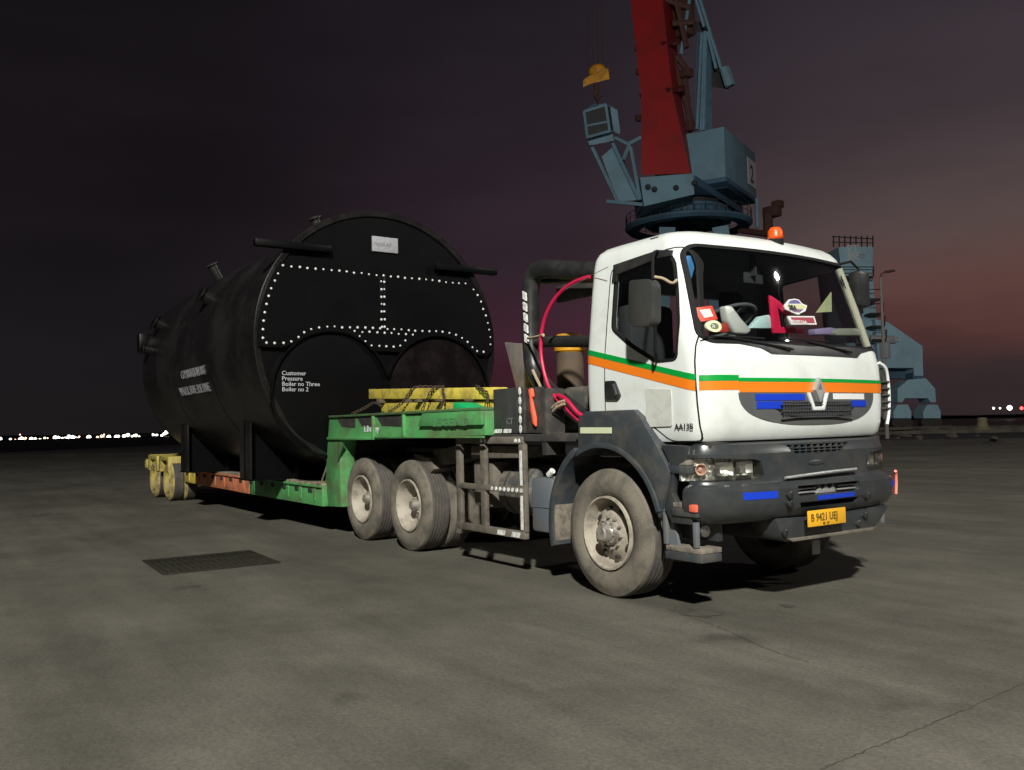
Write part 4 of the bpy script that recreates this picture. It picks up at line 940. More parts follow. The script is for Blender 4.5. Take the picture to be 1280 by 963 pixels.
wt = [me_.copy() for me_ in WT]; wt[0].materials[0] = mat('tyre_yellow_dust', lin((176, 158, 100)), .9, dirt=(.12, .10, .06), damt=.7, dscale=5); wt[1].materials[0] = yellow_dusty
for xw in (-14.35, -15.75):
    put_wheel(wt, (xw, -.44, .43), False, TR); put_wheel(wt, (xw, -.15, .43), False, TR); put_wheel(wt, (xw, 2.5, .43), True, TR); put_wheel(wt, (xw, 2.2, .43), True, TR)
    b = MB(); b.cyl((xw, -.2, .43), (xw, 2.2, .43), .06, 10); part('axle', b, chassis_black, TR)
# headboard plate behind the cab on the gooseneck front
P = [H(a, b_, 'x', -2.3) for a, b_ in ((633, 428), (668, 431), (672, 488), (650, 488))]
b = MB(); q = [H(a, b_, 'y', .9) for a, b_ in ((632, 428), (668, 431), (674, 490), (648, 490))]
b.prism([(p.x, p.z) for p in q], 'y', .88, .93, .006); part('front_plate', b, grey_board, TR, 'leaning dull grey plate at the front of the trailer')
b = MB(); b.prism([(q[2].x-.05, 1.6), (q[2].x+.03, 1.6), (q[2].x+.03, q[2].z+.1), (q[2].x-.05, q[2].z+.1)], 'y', .93, .99); part('plate_stay', b, dark_steel, TR)

# yellow beams lashed on the gooseneck
def beam(x0, x1, y0, y1, z0, z1, label, grp):
    d_ = .13 if z0 > 1.8 else .035; h_ = z1-z0-(0 if z0 > 1.8 else .03)
    b = MB(); b.prism([(x0, z0), (x1, z0-d_), (x1, z0-d_+h_), (x0, z1)], 'y', y0, y1, .008)
    return solo('steel_beam', b, yellow_paint, label, 'steel beam', ((x0+x1)/2, (y0+y1)/2, z0), grp)
G = 'yellow beams lashed on the gooseneck'
beam(-5.45, -2.2, .30, .48, 1.905, 2.04, 'upper yellow beam nearest the camera, on the green gooseneck', G)
beam(-5.42, -2.2, .72, .90, 1.905, 2.03, 'upper yellow beam second from the camera, behind the nearest one', G)
beam(-5.15, -2.3, .34, .52, 1.70, 1.83, 'lower yellow beam under the nearest upper beam', G)
beam(-5.15, -2.3, .76, .94, 1.70, 1.83, 'lower yellow beam under the second upper beam', G)
b = MB()
for x in (-5.1, -4.0, -3.45):
    zt2 = 1.905-(x+5.45)*.04; zb2 = 1.832-(x+5.15)*.022; b.box(x, x+.10, .25, 1.0, zb2, zt2-.005, .004)
for x in (-4.9, -3.2): b.box(x, x+.08, .25, 1.0, 1.682, 1.698, .003)
solo('timber_spacers', b, mat('timber_dark', (.09, .07, .045), .9), 'dark timber spacers between the two layers of yellow beams', 'timber spacers', (-4, .6, 1.68))
def chain(pts, name, label):
    b = MB(); P = bez(pts, 10); L_ = 0; last = P[0]; i = 0
    acc = []
    for p in P:
        if (p-last).length > .045 or not acc: acc.append(p); last = p
    for i in range(len(acc)-1):
        a, c = acc[i], acc[i+1]; m_ = (a+c)/2; t = (c-a).normalized(); s_ = t.cross(Vector((0, 1, 0)) if i % 2 else Vector((1, 0, .3))).normalized()
        lp = [m_+t*.031*math.cos(w)+s_*.016*math.sin(w) for w in [2*math.pi*k/10 for k in range(11)]]; b.tube(lp, .007, 6, cap=False)
    solo(name, b, rust_chain, label, 'chain', pts[0], 'lashing chains over the yellow beams')
ZC = .28
chain([Vector((-4.62, .2, 1.69)), Vector((-4.35, .25, 1.80)), Vector((-4.15, .27, 1.93)), Vector((-4.05, .32, 2.00)), Vector((-3.95, .6, 1.995))], 'lashing_chain', 'rusty chain slanting over the left half of the yellow beams')
chain([Vector((-3.72, .22, 1.70)), Vector((-3.62, .25, 1.86)), Vector((-3.52, .27, 1.95)), Vector((-3.35, .32, 1.975)), Vector((-3.28, .26, 1.92)), Vector((-3.22, .25, 1.83)), Vector((-3.22, .2, 1.69))], 'lashing_chain', 'rusty chain looped over the middle of the yellow beams')
chain([Vector((-2.55, .29, 1.945)), Vector((-2.40, .26, 1.90)), Vector((-2.25, .25, 1.83)), Vector((-2.22, .2, 1.69))], 'lashing_chain', 'rusty chain over the right end of the yellow beams near the black box')
chain([Vector((-5.6, .1, 1.69)), Vector((-5.35, .2, 1.78)), Vector((-5.15, .25, 1.84)), Vector((-4.9, .24, 1.78))], 'lashing_chain', 'rusty chain at the left end of the yellow beams')
b = MB(); gq = [H(a, c_, 'y', .1) for a, c_ in ((574, 503), (582, 504), (594, 510), (606, 515), (590, 516.5), (573, 516))]
b.prism([(p.x, p.z) for p in gq], 'y', .02, .26, .015); solo('green_cloth', b, cloth_green, 'bright green cloth bundle in front of the yellow beams', 'cloth', (gq[3].x, .1, 1.69), smooth=60)

# ================================================================== BOILER
BX0, BX1, BY, BZ, BR = -13.5, -6.0, .80, 2.78, 1.92
BL = thing('boiler', 'huge black cylindrical steel boiler with white rivet lines riding on the low-bed trailer', 'boiler', (-9.7, BY, .72))
T = Matrix.Translation((0, BY, BZ))
b = MB(); prof = [(BX0-.30, .0), (BX0-.26, .8), (BX0-.16, 1.4), (BX0, BR-.06), (BX0+.1, BR)]
prof += [(BX0+.1+(BX1-BX0-.2)*k/4, BR) for k in range(1, 5)]+[(BX1-.02, BR), (BX1, BR-.02)]
b.lathe(prof[:], 96, 'x', T=T)
b.lathe([(BX1, BR-.02), (BX1, 0.0)], 96, 'x', T=T); SHL = part('shell', b, boiler_black, BL)
for x in (BX0+.05, BX0+2.6, BX0+5.1):
    b = MB(); b.lathe([(x-.012, BR+.004), (x+.012, BR+.004), (x+.012, BR-.01), (x-.012, BR-.01)], 96, 'x', T=T, closed=True); part('weld_seam', b, boiler_matt, SHL)
b = MB(); b.lathe([(BX1-.05, BR+.005), (BX1-.05, BR+.035), (BX1+.03, BR+.035), (BX1+.04, BR+.02), (BX1+.04, BR-.05), (BX1+.01, BR-.06), (BX1-.01, BR-.03)], 96, 'x', T=T, closed=True); part('front_flange', b, mat('flange_dark', (.008, .0075, .0075), .25, dirt=(.022, .02, .018), damt=.5, dscale=5), BL)
# front dish
b = MB(); b.lathe([(BX1+.012, BR-.055), (BX1+.02, 1.2), (BX1+.022, .0)], 96, 'x', T=T); part('front_plate', b, boiler_matt, BL)
# riveted cover
FX = BX1+.10
arcs = lambda cy_, cz_, r, a0, a1, n: [(cy_+r*math.cos(R(a0+(a1-a0)*k/n)), cz_+r*math.sin(R(a0+(a1-a0)*k/n))) for k in range(n+1)]
c1, c2, cr = (-.03, 2.0), (1.70, 2.0), .93
edge_l = bez([(-.80, 3.83, 0), (-.97, 3.62, 0), (-1.09, 3.3, 0), (-1.155, 2.95, 0), (-1.165, 2.72, 0), (-1.10, 2.64, 0)], 4)
bot = [(-.78, 2.63), (-.60, 2.70)]+arcs(c1[0], c1[1], cr-.04, 120, 55, 12)+[(.56, 2.63), (1.02, 2.62)]+arcs(c2[0], c2[1], cr-.04, 125, 50, 12)+[(2.38, 2.62), (2.58, 2.61)]
edge_r = bez([(2.66, 2.68, 0), (2.70, 2.9, 0), (2.655, 3.2, 0), (2.52, 3.52, 0), (2.32, 3.79, 0)], 4)
poly = [(p[0], p[1]) for p in edge_l]+bot+[(p[0], p[1]) for p in edge_r]
poly = [((y-BY)*1.0+BY, z) for y, z in poly]
def clampc(y, z, rmax=BR-.01):
    d = math.hypot(y-BY, z-BZ)
    return (y, z) if d <= rmax else (BY+(y-BY)*rmax/d, BZ+(z-BZ)*rmax/d)
poly = [clampc(*p) for p in poly]
b = MB(); b.prism(poly, 'x', BX1+.02, FX); b.box(FX-.01, FX+.012, .70, .80, 2.98, 3.74, .003)
COV = part('riveted_cover', b, boiler_matt, BL)
RIV = []
def rows(pts, sp, closed=False):
    P = [Vector((0,)+tuple(clampc(p[0], p[1], BR-.07))) for p in pts]; out = [P[0]]; acc = 0
    for a, c in zip(P, P[1:]):
        L_ = (c-a).length; t = sp-acc
        while t <= L_: out.append(a.lerp(c, t/L_)); t += sp
        acc = L_-(t-sp)
    return out
lines = [[(-.756, 3.775), (2.26, 3.735)], [(p[0], p[1]) for p in bez([(-.86, 3.68, 0), (-.99, 3.4, 0), (-1.07, 3.1, 0), (-1.10, 2.85, 0), (-1.07, 2.69, 0)], 4)],
 [(-1.0, 2.69), (-.72, 2.69), (-.55, 2.78)]+arcs(c1[0], c1[1], cr+.03, 118, 82, 8)+[(.35, 2.965), (1.35, 2.955)]+arcs(c2[0], c2[1], cr+.03, 98, 55, 8)+[(2.36, 2.67), (2.55, 2.67)],
 [(2.34, 3.66), (2.46, 3.5), (2.58, 3.2), (2.64, 2.95), (2.63, 2.74)], [(.30, 2.90), (1.32, 2.895)], [(.38, 2.84), (.55, 2.70), (1.0, 2.69), (1.16, 2.84)]]
for li, l in enumerate(lines):
    for p in rows(l, .118): RIV.append((FX+.004, p.y, p.z))
for i in range(7):
    z = 3.66-i*.112
    for yy in (.725, .775): RIV.append((FX+.016, yy, z))
rb = MB(); rb.ball((0, 0, 0), .020, sc=(.7, 1, 1), sub=1); rme = rb.mesh('rivet', rivet_white, 60)
RIV.sort(key=lambda p: p[1])
rj = random.Random(4)
for p in RIV[-100:]:
    o_ = link('rivet', rme, COV, None, Vector((p[0], p[1]+rj.uniform(-.006, .006), p[2]+rj.uniform(-.006, .006)))-ORG[COV.name]); k_ = rj.uniform(.82, 1.15); o_.scale = (k_, k_, k_); o_.rotation_euler = (rj.uniform(0, 3), 0, 0)
rb = MB()
for p in RIV[:-100]: rb.ball(p, .020, sc=(.7, 1, 1), sub=1)
if RIV[:-100]: q_ = part('rivet_row', rb, rivet_white, COV); q_['kind'] = 'stuff'
# furnace tubes
for (cy_, cz_), op in ((c1, 0), (c2, 1)):
    Tt = Matrix.Translation((0, cy_, cz_))
    b = MB(); b.lathe([(BX1+.0, cr-.02), (BX1+.09, cr-.02), (BX1+.09, cr-.05), (BX1+.03, cr-.05)], 64, 'x', T=Tt, closed=True); FT = part('furnace_tube', b, boiler_matt, BL)
    if not op:
        b = MB(); b.lathe([(BX1+.03, cr-.06), (BX1+.055, cr-.3), (BX1+.06, 0)], 64, 'x', T=Tt); part('furnace_door', b, boiler_matt, FT)
    else:
        b = MB(); b.lathe([(BX1+.025, cr-.06), (BX1+.05, .5), (BX1+.055, 0)], 64, 'x', T=Tt); part('furnace_opening', b, boiler_inner, FT)
# name plate
c = H(481, 305, 'x', FX)
P = [H(a, b_, 'x', BX1+.04) for a, b_ in ((465, 295), (497, 297.5), (497, 317), (465.5, 314))]
b = MB(); b.box(BX1+.02, BX1+.05, P[0].y, P[1].y, P[3].z, P[0].z, .004); NP = part('name_plate', b, name_grey, BL)
part('plate_lettering', text_mb('PRESSURE', .075, (BX1+.052, P[0].y+.03, (P[0].z+P[3].z)/2-.03), (0, 1, 0), (0, 0, 1), .0015, .85), mat('ink_dim_grey', (.2, .2, .22), .7), NP)
P = H(352, 469, 'x', BX1+.06)
for i, s_ in enumerate(('Customer', 'Pressure', 'Boiler no Three', 'Boiler no 2')):
    part('boiler_lettering', text_mb(s_, .085, (BX1+.065, P.y, P.z-i*.075), (0, 1, 0), (0, 0, 1), .0015), mat('ink_chalk', (.34, .35, .37), .8), BL)
# lettering blocks on the flank
def flank(px, py, s_, size, sx):
    # point on cylinder
    d = FV+RV*((px-640)/F)-UV*((py-481.5)/F); o = CAM-Vector((0, BY, BZ)); A = d.y**2+d.z**2; Bq = 2*(o.y*d.y+o.z*d.z); C_ = o.y**2+o.z**2-(BR+.004)**2
    t = (-Bq-math.sqrt(Bq*Bq-4*A*C_))/(2*A); p = CAM+d*t; n = Vector((0, p.y-BY, p.z-BZ)).normalized(); up = Vector((1, 0, 0)).cross(n)*-1
    if up.z < 0: up = -up
    mb = text_mb(s_, size, p+n*.004, (1, 0, 0), up, .004, sx); return mb
part('flank_lettering', flank(227.5, 474.5, 'COMBUSTION BBT', .21, .90), ink_grey, BL)
part('flank_lettering', flank(227, 495, 'WATER TUBE THE BASE', .21, .88), ink_grey, BL)
# lifting bars, nozzles, manholes
for (ya, za, yb, zb) in ((-1.15, 4.07, -.05, 4.02), (1.67, 3.97, 2.78, 3.95)):
    b = MB(); b.box(BX1+.02, BX1+.14, ya, yb, za-.05, za+.05, .01); part('lifting_bar', b, boiler_matt, BL)
def nozzle(x, ang, r, h, name='nozzle'):
    n = Vector((0, math.cos(R(ang)), math.sin(R(ang)))); p = Vector((x, BY, BZ))+n*(BR-.02)
    b = MB(); b.cyl(p, p+n*h, r, 20); b.cyl(p+n*(h-.03), p+n*h, r*1.45, 20); part(name, b, boiler_black, BL)
nozzle(-9.2, 150, .12, .22); nozzle(-12.7, 152, .14, .20); nozzle(-12.9, 168, .10, .2); nozzle(-11.4, 118, .10, .35); nozzle(-7.0, 108, .08, .22)
b = MB(); P = Vector((BX0-.1, BY-1.78, BZ+.55)); b.box(BX0-.25, BX0+.0, BY-1.98, BY-1.75, BZ+.4, BZ+.8, .02); part('rear_bracket', b, boiler_matt, BL)
# saddles
for xs_ in (-11.55, -7.72):
    ya_, yb_ = -.76, 2.36; aa = math.degrees(math.acos((ya_-BY)/BR))
    b = MB(); pts = [(ya_, .725), (ya_, BZ-BR*math.sin(R(aa))+.02)]+[(BY+BR*.999*math.cos(R(a)), BZ-BR*.999*math.sin(R(a))) for a in [aa-(2*aa-180)*k/24 for k in range(1, 24)]]+[(yb_, BZ-BR*math.sin(R(aa))+.02), (yb_, .725)]
    b.prism(pts, 'x', xs_-.03, xs_+.03)
    SD = part('saddle', b, boiler_matt, BL)
    b = MB(); b.box(xs_-.30, xs_+.30, ya_, yb_, .728, .752); part('saddle_foot', b, boiler_matt, SD)
    for yy in (ya_+.005, .0, .8, 1.6, yb_-.035):
        h_ = BZ-math.sqrt(max(BR**2-(yy-BY)**2, 0))-.01
        for sx_ in (-1, 1):
            b = MB(); b.box(min(xs_+sx_*.0305, xs_+sx_*.26), max(xs_+sx_*.0305, xs_+sx_*.26), yy, yy+.03, .753, h_); part('saddle_web', b, boiler_black, SD)
b = MB(); b.tube([(-6.1, -.15, .75), (-5.95, -.1, 1.05)], .012, 6); b.tube([H(303, 601, 'y', -.16), H(303, 585, 'y', -.16)], .02, 6); part('lashing_rod', b, dusty_steel, TR)

# ================================================================== HARBOUR CRANE
fh = Vector((FV.x, FV.y, 0)).normalized(); rh = Vector((fh.y, -fh.x, 0))
def K(px, py, D=85.):
    """survey point at distance D"""
    d = FV+RV*((px-640)/F)-UV*((py-481.5)/F); return CAM+d*(D/d.dot(fh))
base = K(862, 540, 88); base.z = .03
CR = thing('harbour_crane', 'tall slewing harbour crane with red boom and blue machinery house behind the white cab', 'crane', base)
def loc(p): return p
c = K(860, 280, 88)
b = MB(); Tc = Matrix.Translation((c.x, c.y, 0)); zr = K(860, 283, 88).z
b.lathe([(zr-.4, 6.1), (zr-.1, 6.4), (zr+.1, 6.4), (zr+.1, 5.2), (zr-.4, 5.0)], 48, 'z', T=Tc, closed=True); part('ring_platform', b, crane_blue_dark, CR)
b = MB(); b.lathe([(zr+.1, 4.2), (zr+1.6, 4.0), (zr+1.6, 3.6), (zr+.1, 3.6)], 40, 'z', T=Tc, closed=True)
for k in range(40):
    w = 2*math.pi*k/40; b.tube([(c.x+4.3*math.cos(w), c.y+4.3*math.sin(w), zr+.1), (c.x+4.3*math.cos(w), c.y+4.3*math.sin(w), zr+1.2)], .06, 5)
part('slew_ring', b, crane_blue_dark, CR)
b = MB()
for k in range(36):
    w = 2*math.pi*k/36; w2 = 2*math.pi*(k+1)/36; p = Vector((c.x+6.3*math.cos(w), c.y+6.3*math.sin(w), zr+.1)); q = Vector((c.x+6.3*math.cos(w2), c.y+6.3*math.sin(w2), zr+.1))
    b.tube([p, p+Vector((0, 0, 1.1))], .035, 5)
    for h in (.6, 1.1): b.tube([p+Vector((0, 0, h)), q+Vector((0, 0, h))], .03, 5)
part('ring_railing', b, crane_dark, CR)
# portal legs
b = MB()
for sx, sy in ((-1, -1), (1, -1), (1, 1), (-1, 1)):
    t_ = Vector((c.x, c.y, 0))+rh*sx*2.6+fh*sy*2.6; g_ = Vector((c.x, c.y, 0))+rh*sx*4.6+fh*sy*4.6
    b.tube([g_+Vector((0, 0, 1.5)), t_+Vector((0, 0, zr-.9))], [.7, 1.1], 4)
    b.box(g_.x-1.2, g_.x+1.2, g_.y-1.2, g_.y+1.2, .1, 1.5, .1)
part('portal', b, crane_blue, CR)
# slewing base
yaw_b = R(32)
ea = fh*math.cos(yaw_b)+rh*math.sin(yaw_b); eb = fh*math.sin(yaw_b)-rh*math.cos(yaw_b)   # ea: away to the right, eb: away to the left
def BT(o): return Matrix(((ea.x, eb.x, 0, o.x), (ea.y, eb.y, 0, o.y), (0, 0, 1, 0), (0, 0, 0, 1)))
o = K(907, 221, 82); z0_ = o.z; z1_ = K(908, 158, 82).z
b = MB(); b.box(0, 10.2, 0, 7.2, z0_, z1_, .08, T=BT(Vector((o.x, o.y, 0)))); MH = part('machinery_house', b, crane_blue, CR)
b = MB(); b.box(-.1, 10.3, -.1, 7.3, z0_-.45, z0_-.01, .03, T=BT(Vector((o.x, o.y, 0)))); b.box(2, 9.9, .5, 6, z0_-.5, z0_-.46, T=BT(Vector((o.x, o.y, 0)))); part('house_base', b, crane_blue_dark, MH)
b = MB(); b.box(7.0, 9.9, -.12, -.065, z0_+.9, z1_-1.2, T=BT(Vector((o.x, o.y, 0)))); SG = part('house_sign', b, sign_white, MH, 'white square sign with a dark numeral 2')
To = BT(Vector((o.x, o.y, 0))); part('sign_numeral', text_mb('2', 2.6, To @ Vector((7.75, -.13, z0_+1.3)), ea, (0, 0, 1), .01, .9), ink_black, SG)
# deck under house to ring, column
b = MB(); o2 = K(862, 250, 86); b.box(-5.2, 9.5, -.5, 6.5, zr+2.2, zr+3.0, .05, T=BT(Vector((c.x, c.y, 0))-eb*3+Vector((0, 0, 0))-ea*2)); part('slew_deck', b, crane_blue_dark, CR)
b = MB(); b.tube([Vector((c.x, c.y, zr)), Vector((c.x, c.y, zr+2.3))], 3.2, 24)
part('slew_column', b, crane_dark, CR); b = MB(); b.tube([K(946, 248, 90), K(947, 285, 90)], .22, 6); part('vent_pipe', b, crane_blue, CR); b = MB(); b.box(-.9, .9, -.6, .6, -.7, .5, .25, T=Matrix.Translation(K(965, 264, 90))); b.box(-.5, .5, -.5, .5, -.4, .4, .15, T=Matrix.Translation(K(972, 256, 90))); b.tube([K(960, 268, 90), K(960, 296, 90)], .5, 8); b.tube([K(960, 293, 90), K(925, 288, 88)], .35, 8); part('exhaust_stack', b, crane_brown, CR)
# blue front block under the boom foot
b = MB(); P = [K(*q, 80) for q in ((800, 222), (866, 217), (868, 243), (805, 258))]; P2 = [p+fh*5 for p in P]
def hexa(m, A, B_, mi=0):
    n = len(A); m.add(A+B_, [tuple(range(n)), tuple(range(2*n-1, n-1, -1))]+[(i, i+n, (i+1) % n+n, (i+1) % n) for i in range(n)], mi)
hexa(b, P, P2); FB = part('boom_foot_block', b, crane_blue, CR)
for px, py in ((810, 234), (818, 237), (845, 235), (868, 229)):
    b = MB(); b.ball(K(px, py, 79.9), .28, sub=2); part('foot_pin', b, crane_dark, FB)
# boom
def boom_sec(py):
    if py > 115: t = (218-py)/103; return (802-1*t, 863-23*t)
    t = (115-py)/115; return (801-13*t, 840-12*t)
b = MB(); secs = []
for py, D_ in ((219, 80), (170, 80.5), (118, 81.2), (60, 82), (0, 83), (-120, 85), (-420, 90)):
    t = py
    if py >= 0: l_, r_ = boom_sec(py)
    else: l_, r_ = (788+py*.11, 828+py*.06)
    secs.append([K(l_, py, D_), K(r_, py-2, D_), K(r_+ (12 if py < 118 else 2+ (218-py)*.08), py-3, D_+4), K(l_+10, py-1, D_+4)])
vs = [p for s_ in secs for p in s_]; fs = [(0, 1, 2, 3), tuple(len(vs)-4+k for k in (3, 2, 1, 0))]
for i in range(len(secs)-1):
    for k in range(4): fs.append((i*4+k, i*4+(k+1) % 4, (i+1)*4+(k+1) % 4, (i+1)*4+k))
b.add(vs, fs); BM_ = part('boom', b, crane_red, CR)
for py in (60, 118, -60): 
    b = MB()
    l_, r_ = boom_sec(max(py, 0)); D_ = 79.9+(218-max(py, 0))*.014
    b.tube([K(l_-1, py+2, D_+.6), K(r_+12, py-6, D_+.6)], .22, 6)
    b.tube([K(r_-8, py-4, D_), K(r_+14, py-8, D_+1)], .3, 6); part('boom_band', b, mat('crane_red_dark', (.10, .012, .014), .7), BM_)
b = MB()
for (a0, a1) in (((838, 60), (866, 158)), ((846, 70), (860, 90)), ((832, 0), (862, 10)), ((840, 30), (866, 28)), ((845, 0), (858, 60)), ((856, 92), (862, 162))): b.tube([K(*a0, 84.5), K(*a1, 84.5)], .3, 6)
b.box(-.5, .5, -.5, .5, -.4, .4, .05, T=Matrix.Translation(K(858, 92, 84))); b.box(-.4, .4, -.4, .4, -.5, .5, .05, T=Matrix.Translation(K(862, 158, 84))); b.box(-1.5, 1.5, -.7, .7, -2, 2, .05, T=Matrix.Translation(K(849, 25, 86.5)))
part('boom_walkway', b, crane_brown, CR)
# lugs on the left of the boom
b = MB()
for px, py in ((796, 90), (795, 148)): b.box(-.22, .22, -.3, .3, -.3, .3, .08, T=Matrix.Translation(K(px+3, py, 82)))
part('boom_lug', b, crane_brown, CR)
# tower (A-frame)
b = MB()
def quadcol(m, a, b_, w, D0, D1, dd=2.):
    A = [K(a[0]-w, a[1], D0), K(a[0]+w, a[1], D0), K(a[0]+w, a[1], D0+dd), K(a[0]-w, a[1], D0+dd)]
    B_ = [K(b_[0]-w*.8, b_[1], D1), K(b_[0]+w*.8, b_[1], D1), K(b_[0]+w*.8, b_[1], D1+dd), K(b_[0]-w*.8, b_[1], D1+dd)]; hexa(m, A, B_)
quadcol(b, (879, 162), (880, 40), 11, 85, 85.5, 3); TW = part('tower', b, crane_blue_dark, CR)
b = MB()
for a, c_ in (((871, 162), (877, 42)), ((876, 164), (881, 40)), ((879.5, 163), (882, 42)), ((884, 40), (895, 86)), ((870, 0), (880, 34)), ((868, -40), (851, 68)), ((878, 0), (880, -60)), ((875, 0), (908, 108)), ((905, 85), (913, 108))): b.tube([K(*a, 84.7), K(*c_, 84.7)], .17 if a != (905, 85) else .5, 6)
part('tower_strut', b, crane_blue, TW)
b = MB(); hexa(b, [K(*q, 86) for q in ((868, 26), (886, 30), (890, 44), (866, 42))], [K(*q, 88) for q in ((868, 26), (886, 30), (890, 44), (866, 42))])
hexa(b, [K(*q, 86) for q in ((884, 60), (908, 88), (911, 112), (884, 108))], [K(*q, 89) for q in ((884, 60), (908, 88), (911, 112), (884, 108))]); part('tower_platform', b, crane_dark, TW)
# operator cabin on its truss
b = MB(); P = [(730, 140), (757, 131), (762, 164), (734, 172)]; Pf = [K(*q, 78) for q in P]; Pb = [K(*q, 80.8) for q in ((744, 131), (770, 137), (774, 166), (748, 160))]
hexa(b, Pf, Pb); OC = part('operator_cabin', b, crane_dark, CR)
b = MB(); fr_ = [K(*q, 77.9) for q in P]
for A_ in (Pf, Pb):
    for i in range(4): b.tube([A_[i], A_[(i+1) % 4]], .14, 6)
for i in range(4): b.tube([Pf[i], Pb[i]], .12, 6)
b.tube([K(731, 158, 77.9), K(762, 152, 77.9)], .1, 6)
hexa(b, [K(*q, 79.2) for q in ((759, 130), (771, 138), (775, 168), (763, 164))], [K(*q, 80.5) for q in ((759, 130), (771, 138), (775, 168), (763, 164))]); part('cabin_frame', b, crane_blue, OC)
b = MB()
hexa(b, [K(*q, 79) for q in ((733, 172), (765, 166), (768, 176), (737, 182))], [K(*q, 81.5) for q in ((733, 172), (765, 166), (768, 176), (737, 182))])
hexa(b, [K(*q, 80) for q in ((752, 196), (768, 182), (801, 250), (773, 252))], [K(*q, 81.5) for q in ((756, 196), (772, 182), (801, 250), (777, 252))])
for a, c_ in (((738, 180), (772, 252)), ((768, 172), (788, 182)), ((764, 176), (799, 250)), ((786, 180), (801, 172)), ((786, 182), (779, 200)), ((788, 184), (800, 250)), ((758, 252), (803, 256))): b.tube([K(*a, 79.8), K(*c_, 79.8)], .18, 6)
part('cabin_truss', b, crane_blue, OC)
# hook block hanging from the boom tip
hb = K(745, 96, 79)
HK = thing('hook_block', 'yellow crane hook block hanging on cables above the operator cabin', 'hook block', K(745, 128, 79))
b = MB(); hexa(b, [K(*q, 78.6) for q in ((729, 100), (735, 96), (760, 85), (762, 99), (738, 105), (729, 109))], [K(*q, 80) for q in ((729, 100), (735, 96), (760, 85), (762, 99), (738, 105), (729, 109))]); b.ball(K(747, 90, 79.3), .9, sc=(1, 1, .8)); part('block_body', b, hook_yellow, HK)
b = MB(); b.tube([K(745, 106, 79.3), K(746, 113, 79.3), K(744, 120, 79.3), K(747, 125, 79.3), K(749, 120, 79.3)], .22, 8); part('hook', b, crane_brown, HK)
b = MB()
for px in (736, 742, 748, 754): b.tube([K(px, 93, 79.3), K(px-3, -60, 84), K(px-8, -400, 90)], .035, 5)
part('cable', b, crane_brown, HK)
b = MB(); b.tube([K(748, 126, 79.3), K(748, 150, 79)], .05, 5); part('hook_chain', b, chrome, HK)

# ================================================================== RAIL-MOUNTED GANTRY TOWER (right)
DG = 85.
gb_ = K(1146, 537, DG); gb_.z = .03
gantry_blue = mat('gantry_blue', lin((164, 202, 220)), .6, dirt=(.22, .34, .40), damt=.5, dscale=.3)
GT = thing('gantry_tower', 'blue rail-mounted gantry tower with white lettering to the right of the truck', 'gantry', gb_)
def slab(m, pts, D0, dd, mi=0): hexa(m, [K(*q, D0) for q in pts], [K(*q, D0)+fh*dd for q in pts], mi)
b = MB(); slab(b, [(1048, 309), (1091, 308), (1091, 341), (1052, 341)], DG, 3.5); TB = part('top_box', b, gantry_blue, GT)
part('tower_lettering', text_mb('PT', 1.0, K(1058, 315.5, DG)-fh*.05, rh, (0, 0, 1), .02, 1.1), sign_white, TB)
part('tower_lettering', text_mb('JHE', 1.1, K(1059, 325, DG)-fh*.05, rh, (0, 0, 1), .02, .75), sign_white, TB)
part('tower_lettering', text_mb('co', .9, K(1073, 323, DG)-fh*.05, rh, (0, 0, 1), .02, .75), name_grey, TB)
b = MB()
for px in range(1042, 1092, 7): b.tube([K(px, 309, DG), K(px, 295, DG)], .07, 5)
b.tube([K(1040, 296, DG), K(1092, 299, DG)], .06, 5); b.tube([K(1040, 303, DG), K(1092, 304, DG)], .05, 5); part('top_railing', b, crane_dark, TB)
b = MB(); slab(b, [(1052, 342), (1090, 342), (1096, 400), (1104, 420), (1104, 470), (1060, 470)], DG+.6, 2.6); part('tower_body', b, gantry_blue, GT)
b = MB(); slab(b, [(1094, 399), (1110, 403), (1153, 433), (1154, 470), (1143, 470), (1142, 460), (1098, 460)], DG-.2, 3.); SB = part('sloping_girder', b, gantry_blue, GT)
b = MB(); slab(b, [(1088, 419), (1120, 420), (1120, 429), (1088, 428)], DG-.6, .2); part('name_board', b, name_grey, SB, 'pale board with faint lettering')
part('board_lettering', text_mb('GANTRY 02', .62, K(1089, 427, DG-.65), rh, (0, 0, 1), .01, .85), sign_white, SB)
b = MB()
for py, px0, px1 in ((345, 1040, 1092), (373, 1075, 1101), (391, 1088, 1104), (407, 1090, 1106), (424, 1092, 1108)):
    slab(b, [(px0, py), (px1, py), (px1, py+2.2), (px0, py+2.2)], DG-1.2, 1.5)
    b.tube([K(px1, py, DG-1.2), K(px1, py-12, DG-1.2)], .06, 5); b.tube([K(px0, py-11, DG-1.2), K(px1, py-11, DG-1.2)], .05, 5)
b.tube([K(1065, 346, DG-1.2), K(1080, 374, DG-1.2)], .28, 6); b.tube([K(1072, 346, DG-1.3), K(1078, 392, DG-1.3)], .12, 6); slab(b, [(1080, 372), (1101, 374), (1082, 381)], DG-1.3, .6)
part('stair_platform', b, crane_dark, GT)
b = MB(); slab(b, [(1122, 486), (1135, 475), (1157, 473), (1169, 486), (1170, 503), (1163, 503), (1160, 498), (1131, 498), (1128, 503), (1122, 503)], DG-.3, 2.2); EQ = part('equalizer_beam', b, gantry_blue, GT)
b = MB(); slab(b, [(1141, 466), (1155, 466), (1155, 474), (1141, 474)], DG, 1.8); slab(b, [(1108, 460), (1141, 460), (1141, 474), (1112, 473)], DG+1.6, 1.); part('leg_pin', b, crane_blue_dark, EQ)
